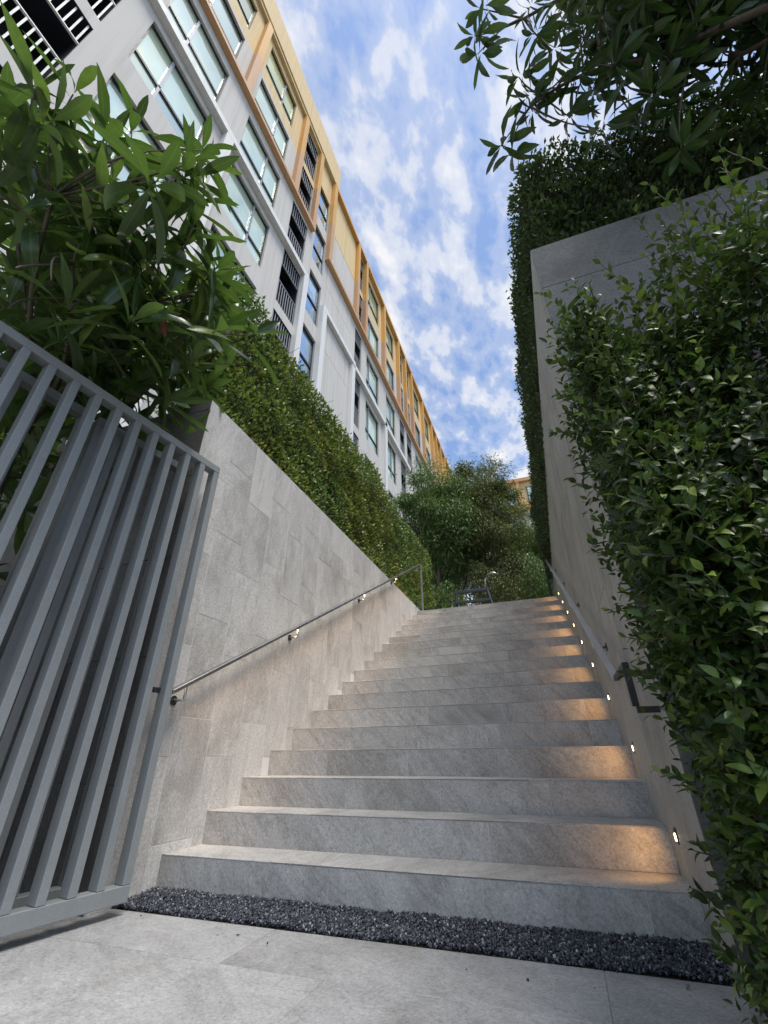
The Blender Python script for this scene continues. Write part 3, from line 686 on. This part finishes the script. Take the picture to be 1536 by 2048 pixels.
def whorl(LV, tips, c, axis, n, size, ntemp, droop=.55, spread=1.0):
    """leaves spiralling round a shoot tip"""
    a = Vector(axis).normalized(); u = a.orthogonal().normalized(); v = a.cross(u); ph = rng.uniform(0, 6.28)
    for i in range(n):
        t = i/(n-1); ang = ph+2.4*i + rng.uniform(-.25, .25)
        el = math.radians(72*(1-t)**1.1 - 38*t*droop*1.6 + rng.uniform(-12, 12))
        rad = u*math.cos(ang)+v*math.sin(ang)
        d = (a*math.sin(el)+rad*math.cos(el)).normalized()
        d = (d + Vector((0, 0, -.12-.25*t*droop))).normalized()
        p = Vector(c) - a*(.10*t*size/.25) + rad*.006
        nrm = a*math.cos(el) - rad*math.sin(el) + rv()*.18
        s = size*(.62+.45*math.sin(min(1, t*1.25+.15)*1.57))*rng.uniform(.85, 1.15)
        LV.append((tuple(p), tuple(d), tuple(nrm), s, rng.randrange(ntemp)))
    tips.append(Vector(c))
def limb(mb, a, b, r0, r1, sag=.0, n=6, wob=.05):
    a = Vector(a); b = Vector(b); pts = []; side = rv()*wob*(b-a).length
    for i in range(n+1):
        t = i/n; p = a.lerp(b, t) + side*math.sin(t*math.pi) + Vector((0, 0, -sag*math.sin(t*math.pi))); pts.append(p)
    mb.tube(pts, [r0+(r1-r0)*i/n for i in range(n+1)], 6); return pts
TREE_A= [(-1.78, 0.32, 3.26), (-1.38, 0.64, 3.06), (-1.78, 0.51, 3.56), (-1.41, 0.8, 3.49), (-2.04, 0.3, 3.14), (-1.72, 0.48, 2.31), (-1.87, 0.75, 2.49), (-1.62, 0.91, 2.47), (-1.46, 1.13, 3.12), (-1.36, 1.18, 2.59), (-1.95, 1.48, 2.55), (-1.8, 0.67, 2.86), (-1.61, 0.86, 2.87), (-1.41, 0.89, 3.14), (-1.68, 0.67, 3.15), (-2.05, 0.48, 3.04), (-1.82, 1.25, 2.7), (-2.18, 1.18, 2.81)]
TREE_B= [(-2.7, 1.35, 3.6), (-2.09, 1.66, 3.72), (-2.1, 1.19, 2.69), (-2.62, 0.66, 4.22), (-2.41, 0.44, 3.83), (-3.52, 0.43, 4.21), (-3.43, 0.68, 3.26), (-1.84, 1.16, 2.68), (-3.8, 1.07, 3.71), (-3.18, 0.91, 4.0), (-3.4, 1.03, 3.98), (-2.29, 0.72, 3.82), (-2.7, 0.26, 3.97), (-2.27, 0.77, 3.58), (-2.49, 1.25, 3.12), (-2.37, 1.05, 2.8), (-2.41, 1.55, 3.06), (-2.91, 0.94, 4.01), (-2.48, 0.68, 3.97), (-1.74, 1.35, 3.5), (-2.28, 1.46, 3.43), (-2.25, 1.2, 3.14), (-2.91, 1.22, 3.44), (-1.92, 0.9, 3.06), (-2.07, 1.53, 2.94), (-2.43, 1.08, 3.36), (-2.57, 1.31, 3.38)]
TREE_C= [(-3.88, 1.47, 3.18), (-3.83, 1.66, 2.85), (-3.1, 1.04, 3.2), (-3.52, 1.67, 2.91), (-3.09, 1.26, 2.79), (-2.65, 1.42, 2.85), (-4.25, 1.7, 3.11), (-3.16, 1.46, 3.23), (-3.34, 1.45, 2.82), (-3.13, 1.62, 2.36), (-2.74, 1.61, 2.32)]
# ---- long-leaved tree behind the gate
tb = Vector((-3.15, 1.35, -.02))
tr = thing('tree', 'long-leaved dark green tree leaning over the grey gate at the left', 'tree', tb)
LV = []; tips = []
fork = tb + Vector((.12, .02, 1.9)); fork2 = tb + Vector((.35, -.1, 2.5))
mb = MB(); limb(mb, tb, fork, .05, .036, 0, 8, .03); limb(mb, fork, fork2, .034, .024); link('trunk', mb.mesh('trunk', True), 'bark', tr, tuple(-tb))
mb = MB(); mains = []
for c in [(-1.9,.7,2.75), (-1.9,.5,3.0), (-1.75,1.05,2.85), (-2.3,1.35,2.95), (-2.7,.6,3.6), (-3.3,1.2,3.1)]:
    pts = limb(mb, fork if rng.random() < .5 else fork2, c, .018, .009, .04, 7, .08); mains += pts[3:]
EXT = []
for c in TREE_A+TREE_A+TREE_B+TREE_B+TREE_B+TREE_C:
    v = Vector(c); aw = (v-Vector((0, 0, H))).normalized(); EXT.append(tuple(v+aw*rng.uniform(.12, .45)+rv()*.2+Vector((0, 0, -.05))))
for c in TREE_C+TREE_B: EXT.append((c[0]-.35+rng.uniform(-.2, .2), min(c[1]+rng.uniform(0, .3), 1.6), c[2]-rng.uniform(.2, .6)))
for i, c in enumerate(TREE_A+TREE_B+TREE_C+EXT):
    cv_ = Vector(c); ax = (cv_-Vector((-2.5, 1.0, 2.55))).normalized()*.75 + Vector((.1, -.1, .65)) + rv()*.3
    if i in (1, 3, 0, 2): ax = Vector((.25, .15, 1)) + rv()*.12
    whorl(LV, tips, c, ax, rng.randint(10, 15) if i < 40 else rng.randint(8, 12), rng.uniform(.27, .33) if i < 18 else rng.uniform(.24, .31), 6)
    m_ = min(mains, key=lambda q: (q-cv_).length); limb(mb, m_, cv_-Vector(ax).normalized()*.02, .006, .0035, -.02, 6, .16)
# keep the leaves off the front side of the gate
LV = [l for l in LV if not (l[0][0]+l[1][0]*l[3]*.9 > -2.3 and min(l[0][2], l[0][2]+l[1][2]*l[3]-.08*l[3]) < 2.36 and l[0][1] < 2.0)]
LV = [l for l in LV if l[0][1]+l[1][1]*l[3] < 1.85 or l[0][2] > 2.95]
link('branch', mb.mesh('branch', True), 'bark', tr, tuple(-tb))
split_leaves(LV, LONGS, tr, 'leaf_tree', 300)
for p, d in (((-1.66, .86, 2.78), (-.6, .1, -.5)), ((-2.35, 1.3, 2.55), (-.8, .1, -.1)), ((-1.6, 1.0, 2.7), (.1, .1, -1))):
    leaf_obj(*LONGS[1], p, d, (.3, -.8, .5), .2, 'leaf_red', tr)['label'] = 'withered red-brown leaf'
bb_ = Vector((-2.95, .9, -.02))
bh = thing('bush', 'dark broad-leaved bush in the gap behind the grey gate bars', 'bush', bb_)
LV = []; tips = []; mb = MB()
for i in range(58):
    c = (rng.uniform(-3.7, -2.5), rng.uniform(.2, 1.62), rng.uniform(.25, 2.15)); ax = Vector((.25, -.15, .8))+rv()*.5
    whorl(LV, tips, c, ax, rng.randint(8, 11), rng.uniform(.18, .26), 6)
    if i % 3 == 0: limb(mb, (c[0]*.5+bb_.x*.5, c[1]*.5+bb_.y*.5, -.02), c, .009, .004, 0, 6, .08)
LV = [l for l in LV if l[0][0]+l[1][0]*l[3] < -2.40 and l[0][1]+l[1][1]*l[3] < 1.845]
link('stem', mb.mesh('stem', True), 'bark', bh, tuple(-bb_), kind='stuff')
split_leaves(LV, WIDES, bh, 'leaf_dark', 120)
# ---- canopy reaching in from the upper right
CAN_A= [(0.32, 1.1, 5.05), (0.24, 1.13, 4.74), (0.24, 1.19, 4.64), (0.64, 1.21, 5.05), (0.61, 1.26, 4.76), (0.45, 1.31, 4.36), (0.48, 1.39, 4.25), (0.71, 1.35, 4.67), (0.62, 1.41, 4.3), (0.49, 1.42, 4.1), (0.26, 1.42, 3.86), (0.31, 1.46, 3.82), (0.75, 1.38, 4.22), (0.88, 1.52, 4.27), (0.88, 1.37, 4.93), (0.78, 1.46, 3.69), (0.68, 1.48, 4.01), (1.06, 1.45, 4.5), (1.17, 1.61, 3.48), (1.04, 1.58, 3.85), (1.05, 1.34, 5.08), (0.82, 1.28, 5.26)]
CAN_B= [(1.1, 1.6, 4.75), (0.94, 1.36, 4.08), (0.93, 1.21, 4.39), (1.84, 1.72, 5.49), (1.86, 1.55, 6.05), (1.24, 1.53, 4.53), (1.98, 1.71, 4.35), (1.5, 1.71, 5.67), (1.2, 1.33, 5.74), (1.28, 1.52, 6.43), (1.91, 1.49, 4.64), (1.45, 1.6, 5.49), (1.35, 1.4, 4.5), (0.83, 1.05, 4.52), (1.62, 1.31, 4.86), (1.17, 1.44, 5.0), (2.41, 1.67, 5.0), (1.38, 1.31, 5.06), (1.08, 1.32, 4.2), (1.38, 1.29, 5.4), (2.11, 1.56, 4.96), (1.6, 1.45, 4.46), (1.59, 1.31, 5.12), (1.86, 1.44, 5.21), (2.13, 1.63, 4.57), (1.52, 1.64, 4.49), (0.96, 1.19, 5.02), (1.66, 1.42, 5.41), (1.84, 1.48, 4.47), (1.89, 1.65, 4.11), (1.01, 1.19, 5.25), (1.71, 1.42, 5.87), (2.33, 1.64, 5.17), (1.56, 1.42, 4.98), (1.99, 1.72, 6.19), (2.0, 1.6, 5.24), (1.13, 1.49, 5.4), (1.56, 1.42, 4.24), (1.83, 1.63, 5.78), (1.47, 1.37, 5.76), (1.73, 1.74, 5.2), (1.15, 1.08, 4.86), (1.69, 1.69, 4.34), (1.77, 1.74, 3.99), (0.99, 1.15, 4.76), (1.29, 1.51, 5.14), (1.57, 1.7, 4.76), (1.5, 1.38, 5.54), (2.63, 1.74, 5.28), (1.96, 1.46, 4.86), (1.31, 1.66, 4.09), (2.04, 1.74, 4.96), (1.24, 1.7, 5.46), (2.53, 1.73, 5.63), (1.83, 1.72, 6.36), (1.62, 1.69, 5.9), (1.64, 1.72, 6.1), (1.08, 1.1, 4.61), (2.31, 1.54, 4.66), (1.14, 1.21, 4.34)]
cb = Vector((2.75, 1.15, -.05))
cn = thing('tree', 'overhanging tree with drooping dark leaves reaching in at the upper right above the wall hedge', 'tree', cb)
mb = MB(); limb(mb, cb, (2.6, 1.2, 3.9), .11, .08, 0, 8, .03); link('trunk', mb.mesh('trunk', True), 'bark', cn, tuple(-cb))
mb = MB(); mains = []
for a, b, r in (((2.6,1.2,3.6), (1.25,1.5,4.35), .035), ((1.25,1.5,4.35), (.5,1.4,4.15), .016), ((2.6,1.2,3.9), (1.5,1.35,5.0), .035), ((1.5,1.35,5.0), (.6,1.22,4.95), .018), ((2.6,1.2,3.9), (1.9,1.6,5.3), .035), ((2.6,1.2,3.7), (1.7,1.6,4.2), .028)):
    pts = limb(mb, a, b, r, r*.5, -.05, 8, .06); mains += pts[2:]
LV = []; tips = []
EXT = [tuple(Vector(c)+rv()*.24+Vector((.1, .05, .12))) for c in CAN_B*5+CAN_A[12:] if c[0] > 1.0 or c[2] > 4.6]
EXT = [c for c in EXT if c[1] < 1.85]
for i, c in enumerate(CAN_A+CAN_B+EXT):
    cv_ = Vector(c); ax = (cv_-Vector((2.3, 1.3, 4.3))).normalized()*.9 + Vector((-.2, 0, -.25)) + rv()*.45
    whorl(LV, tips, c, ax, rng.randint(9, 13), rng.uniform(.14, .19), 6, 1.0)
    m_ = min(mains, key=lambda q: (q-cv_).length); limb(mb, m_, cv_-ax.normalized()*.02, .007, .003, -.03, 5, .08)
link('branch', mb.mesh('branch', True), 'bark', cn, tuple(-cb))
split_leaves(LV, WIDES, cn, 'leaf_canopy', 300)
# ---- leafy shrub in the bed in front of the right wall
sb_ = Vector((1.1, 1.6, -.05))
sh = thing('shrub', 'tall dense green shrub with small oval leaves in front of the dark right wall', 'shrub', sb_)
LV = []; twig = MB()
YV = []
def shoot(p, d, ln, ls, step, twm, young=False):
    p = Vector(p); d = Vector(d).normalized(); n = max(3, int(ln/step)); pts = [p.copy()]; ph = rng.uniform(0, 6.28)
    for i in range(n):
        d = (d + rv()*.10 + Vector((0, 0, .02))).normalized(); p = p + d*step; pts.append(p.copy())
        u = d.orthogonal().normalized(); v = d.cross(u); a = ph+2.4*i; rad = u*math.cos(a)+v*math.sin(a); t = i/max(1, n-1)
        ld = (rad*(.95-.45*t) + d*(.35+.55*t) + Vector((0, 0, -.10))).normalized()
        nr = d*.8 - rad*.45 + Vector((0, 0, .75)) + rv()*.3
        (YV if young else LV).append((tuple(p), tuple(ld), tuple(nr), ls*(1.05-.45*t)*rng.uniform(.75, 1.2), rng.randrange(4)))
    if twm is not None: twm.tube(pts, [.0022]*(len(pts)-1)+[.0012], 3)
# stems from the ground
for i in range(26):
    x = rng.uniform(.55, 2.4); y = rng.uniform(1.35, 1.75); top = Vector((x-.05+rng.uniform(-.25, .15), y+rng.uniform(-.12, .1), rng.uniform(1.5, 2.45)))
    limb(twig, (x, y, -.05), top, .008, .003, 0, 7, .05)
def topz(x): return 1.70 + .85*max(0, min(1, (x-.35)/.95))**1.3 + .22*math.sin(x*3.1+.5) + .12*math.sin(x*7.3)
for i in range(6400):
    x = rng.uniform(.20, 2.5) if i % 4 else rng.uniform(.2, .8); zt = topz(x); z = rng.uniform(-.02, zt)
    bul = .06*math.sin(z*4+1)+.05*math.sin(x*6+z*2.3)
    y = rng.uniform(1.22, 1.42)+bul if rng.random() < .66 else rng.uniform(1.4, 1.8)
    le = (.33 if z > 1.25 else .37) + .03*math.sin(z*5) - .05*max(0, .5-z)
    if x < le: x = le + rng.uniform(0, .12)
    out = Vector((-.35 if x > .6 else -.75, -.8 if y < 1.5 else -.2, .45)) + rv()*.55
    shoot((x, y, z), out, rng.uniform(.08, .18), rng.uniform(.042, .064), .0165, twig if i % 3 == 0 else None, (i % 13 == 0 or (z < .75 and i % 5 == 0)) and y > 1.28)
# long free twigs at the top and along the side
for i in range(260):
    x = rng.uniform(.36, 2.3); y = rng.uniform(1.3, 1.75); z = topz(x)-rng.uniform(0, .25)
    shoot((x, y, z), Vector((-.25+rng.uniform(-.35, .55), rng.uniform(-.3, .2), 1)), rng.uniform(.25, .68)*(1.0 if x > .5 else .5), rng.uniform(.05, .068), .032, twig, i % 4 == 0)
for i in range(34):
    z = rng.uniform(.1, 1.7); shoot((rng.uniform(.44, .5), rng.uniform(1.3, 1.7), z), Vector((-.6, -.3, .6))+rv()*.3, rng.uniform(.1, .19), .055, .024, twig)
LV = [l for l in LV if l[0][1]+l[1][1]*l[3] < 1.895]
link('stem', twig.mesh('stem'), 'twig', sh, tuple(-sb_), kind='stuff')
YV = [l for l in YV if l[0][1]+l[1][1]*l[3] < 1.895]
split_leaves(LV, OVALS, sh, 'leaf_shrub', 240)
split_leaves(YV, OVALS, sh, 'leaf_young', 60, 'young_foliage')
# ---- clipped hedges on the walls
_lw = [(nrg.normal(0, 1, 3)*k, nrg.uniform(0, 6.28), a) for k, a in ((2.2, .018), (3.1, .02), (4.7, .02), (6.5, .022), (9, .02), (12, .02), (17, .016), (24, .012))]
def lump(P): return sum(a*np.sin(P@w_+ph) for w_, ph, a in _lw)
def hedge(label, faces, n, size, mat, inner, base, young=.06, name='hedge', rpow=1.0, twigdens=1.0, depth=.14, core=True):
    t = thing(name, label, 'hedge', base)
    P = []; Nn = []
    area = [f[3] for f in faces]; tot = sum(area)
    for (o, a, b, ar, nr) in faces:
        k = int(n*ar/tot); s = nrg.random((k, 2)); p = np.array(o)+s[:, :1]*np.array(a)+s[:, 1:]*np.array(b)
        P.append(p); Nn.append(np.tile(np.array(nr, float), (k, 1)))
    P = np.concatenate(P); Nn = np.concatenate(Nn); lm = lump(P)
    dep = nrg.random(len(P))**1.6*depth
    P = P + Nn*(lm - dep)[:, None] + nrg.normal(0, .012, P.shape)
    D = Nn*.55 + np.array([0, 0, .45]) + nrg.normal(0, .55, P.shape); NN = Nn*.3+np.array([0, 0, .9])+nrg.normal(0, .45, P.shape)
    rnd = nrg.random(len(P))**rpow
    leaf_stuff('foliage', T4, F4, None, P, D, NN, size*nrg.uniform(.7, 1.3, len(P)), mat, t, rnd)
    tw = MB()
    for i in range(int(160*twigdens)):   # loose sprigs past the clipped face
        o, a, b, ar, nr = rng.choices(faces, weights=area)[0]
        p = Vector(o)+Vector(a)*rng.random()+Vector(b)*rng.random(); q = p+Vector(nr)*rng.uniform(.02, .12)+Vector((0, 0, rng.uniform(0, .12)))
        limb(tw, p-Vector(nr)*.25, q, .004, .0015, 0, 3, .1)
    # solid dark boxes inside: the hedge's inner shade put in as colour
    xs = [min(v) for v in zip(*[tuple(np.minimum.reduce([np.array(f[0]), np.array(f[0])+f[1], np.array(f[0])+f[2]])) for f in faces])]
    link('stem', tw.mesh('stem'), 'twig', t, tuple(-Vector(base)), kind='stuff')
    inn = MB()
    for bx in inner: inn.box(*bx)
    if inner: link('hedge_shade_core', inn.mesh('hedge_shade_core'), 'inner', t, tuple(-Vector(base)), kind='stuff')
    return t, P
def face(o, a, b, n): return (np.array(o, float), np.array(a, float), np.array(b, float), float(np.linalg.norm(np.cross(a, b))), n)
M['inner'] = plain('hedge_core_shade', (.035, .035, .018), .95, .5, 25, 0, 1.0)  # dark brown of the solid core, painted shade between the leaves
hz0, hz1 = LW_TOP-.02, 4.62; hx = -2.13
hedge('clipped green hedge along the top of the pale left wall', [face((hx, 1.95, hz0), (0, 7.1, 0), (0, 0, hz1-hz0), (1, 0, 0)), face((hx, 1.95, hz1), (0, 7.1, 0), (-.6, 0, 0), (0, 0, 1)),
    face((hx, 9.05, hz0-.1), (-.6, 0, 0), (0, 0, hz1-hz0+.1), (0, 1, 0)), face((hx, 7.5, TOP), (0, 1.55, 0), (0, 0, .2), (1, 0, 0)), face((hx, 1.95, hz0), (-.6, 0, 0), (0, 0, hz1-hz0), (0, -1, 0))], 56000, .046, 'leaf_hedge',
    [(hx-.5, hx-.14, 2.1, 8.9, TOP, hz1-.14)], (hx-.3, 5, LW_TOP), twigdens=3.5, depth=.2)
rz0, rz1 = RW_TOP-.05, 5.02
F = [face((XR+.14, 2.10, rz0), (2.4, 0, 0), (0, 0, rz1-rz0), (0, -1, 0)), face((XR+.14, 2.10, rz0-.02), (-.16, 1.5, 0), (0, 0, rz1-rz0), (-1, 0, 0)), face((XR-.02, 3.6, rz0-.05), (-.06, 4.6, 0), (0, 0, rz1-rz0), (-1, 0, 0)),
     face((XR-.08, 8.2, rz0-.1), (.4, .3, 0), (0, 0, rz1-rz0-.2), (0, 1, 0)), face((XR+.14, 2.10, rz1), (2.4, 0, 0), (0, .5, 0), (0, 0, 1)), face((XR+.0, 2.6, rz1), (-.08, 5.6, 0), (.5, 0, 0), (0, 0, 1))]
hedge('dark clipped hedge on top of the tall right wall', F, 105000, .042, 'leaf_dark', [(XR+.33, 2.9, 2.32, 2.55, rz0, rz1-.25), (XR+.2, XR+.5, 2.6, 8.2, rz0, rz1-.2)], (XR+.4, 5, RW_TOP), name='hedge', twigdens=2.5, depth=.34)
# ---- courtyard trees beyond the landing
def tree(label, base, fork_h, limbs, ncl, nleaf, size, mat, bark, crown, r0, lean=(0, 0), group=None, cr=.42):
    base = Vector(base); t = thing('tree', label, 'tree', base, group)
    mb = MB(); fk = base+Vector((lean[0], lean[1], fork_h)); limb(mb, base, fk, r0, r0*.75, 0, 7, .05); link('trunk', mb.mesh('trunk', True), bark, t, tuple(-base))
    cx0, cy0, cz0, rx, ry, rz = crown; mb = MB(); ends = []
    for i in range(limbs):
        a = 6.28*i/limbs+rng.uniform(-.3, .3); e = Vector((cx0+math.cos(a)*rx*.55, cy0+math.sin(a)*ry*.55, cz0+rng.uniform(-.5, .6)*rz))
        ends += limb(mb, fk, e, r0*.55, r0*.2, -.1, 7, .07)[2:]
    P = []; D = []
    for i in range(ncl):
        while True:
            q = Vector((rng.uniform(-1, 1), rng.uniform(-1, 1), rng.uniform(-1, 1)))
            if .25 < q.length < 1: break
        q = Vector((cx0+q.x*rx, cy0+q.y*ry, cz0+q.z*rz)); m_ = min(ends, key=lambda e: (e-q).length); limb(mb, m_, q, .012, .004, 0, 4, .1)
        k = int(nleaf/ncl*rng.uniform(.4, 1.6)); s = cr*rng.uniform(.5, 1.1)
        pp = nrg.normal(0, 1, (k, 3))*np.array([s, s, s*.75])*.5 + np.array(q); P.append(pp); D.append(pp-np.array(q))
    link('branch', mb.mesh('branch', True), bark, t, tuple(-base))
    P = np.concatenate(P); D = unit(np.concatenate(D))+np.array([0, 0, -.35])+nrg.normal(0, .4, P.shape)
    leaf_stuff('foliage', NEEDLE[0], NEEDLE[1], None, P, D, np.array([0, 0, 1.0])+nrg.normal(0, .5, P.shape), size*nrg.uniform(.7, 1.3, len(P)), mat, t)
    return t
G = TOP
tree('slender green tree with a leaning forked trunk beyond the landing, beside the building', (-1.95, 10.6, G), 1.7, 5, 70, 42000, .095, 'leaf_far', 'bark_pale', (-2.3, 10.7, G+3.5, 1.0, 1.1, 1.75), .075, (-.35, .1))
tree('bronze-brown leafed tree in the middle beyond the landing', (-.95, 11.6, G), 1.9, 6, 90, 56000, .09, 'leaf_brown', 'bark', (-.95, 11.6, G+3.75, 1.25, 1.3, 2.1), .085, (.1, 0))
tree('dark green tree with airy crown behind the bronze one', (-2.2, 13.2, G), 2.0, 5, 70, 36000, .11, 'leaf_far', 'bark', (-2.4, 13.2, G+4.3, 1.4, 1.2, 2.2), .08)
tree('lime green tree by the end of the right wall beyond the landing', (.55, 12.6, G), 1.2, 5, 50, 32000, .10, 'leaf_lime', 'bark', (.45, 12.6, G+2.3, 1.0, 1.0, 1.3), .06)
tree('yellow-green tree at the far right behind the landing, under the cross wing', (.1, 16.5, G), 2.0, 5, 60, 30000, .12, 'leaf_far', 'bark', (.1, 16.5, G+4.0, 1.5, 1.3, 1.9), .07)
def bush(label, c, r, n, size, mat):
    c = Vector(c); t = thing('bush', label, 'bush', (c.x, c.y, G)); q = unit(nrg.normal(0, 1, (n, 3)))*(nrg.random((n, 1))**.4)
    P = q*np.array(r)*(1+.18*np.sin(q[:, :1]*7+q[:, 2:]*5)) + np.array([c.x, c.y, G+r[2]*.8]); P = P[P[:, 2] > G]
    leaf_stuff('foliage', T4, F4, None, P, unit(P-np.array(c))+np.array([0, 0, .4])+nrg.normal(0, .5, P.shape), np.array([0, 0, 1.])+nrg.normal(0, .4, P.shape), size*nrg.uniform(.7, 1.3, len(P)), mat, t)
    mb = MB()
    for i in range(8): limb(mb, (c.x, c.y, G), (c.x+rng.uniform(-.6, .6)*r[0], c.y+rng.uniform(-.6, .6)*r[1], G+r[2]*1.3), .012, .005)
    link('stem', mb.mesh('stem'), 'bark', t, (-c.x, -c.y, -G), kind='stuff')
bush('dark round bush at the foot of the leaning tree', (-2.15, 9.7, G), (.55, .5, .75), 7000, .06, 'leaf_far')
bush('low dark green bush behind the metal frame', (-.9, 10.6, G), (1.1, .5, 1.15), 13000, .06, 'leaf_brown')
bush('low green bush by the end of the right wall', (.35, 10.8, G), (.9, .5, 1.2), 12000, .06, 'leaf_far')
# ---- grey metal stand at the head of the steps
mf = Vector((-1.2, 8.75, G)); t = thing('metal_stand', 'grey A-shaped metal stand with a bent pipe at the head of the steps', 'stand', mf)
def mbar(name, a, b, w_=.045): link(name, MB().bar(a, b, w_, w_).mesh(name, bevel=.003), 'stand', t)
mbar('leg', (-.42, -.1, 0), (-.33, 0, .72)); mbar('leg', (.44, -.1, 0), (.30, 0, .72)); mbar('leg', (-.42, .35, 0), (-.33, .04, .70)); mbar('leg', (.44, .35, 0), (.30, .04, .70))
mbar('top_bar', (-.36, .02, .74), (.34, .02, .74), .06); mbar('cross_bar', (-.37, -.04, .50), (.36, -.04, .50), .05)
link('bent_pipe', MB().tube([(.26,.02,.77),(.28,.02,.95),(.35,.02,1.05),(.46,.02,1.08),(.56,.02,1.03)], .017, 8).mesh('bent_pipe', True), 'steel', t)
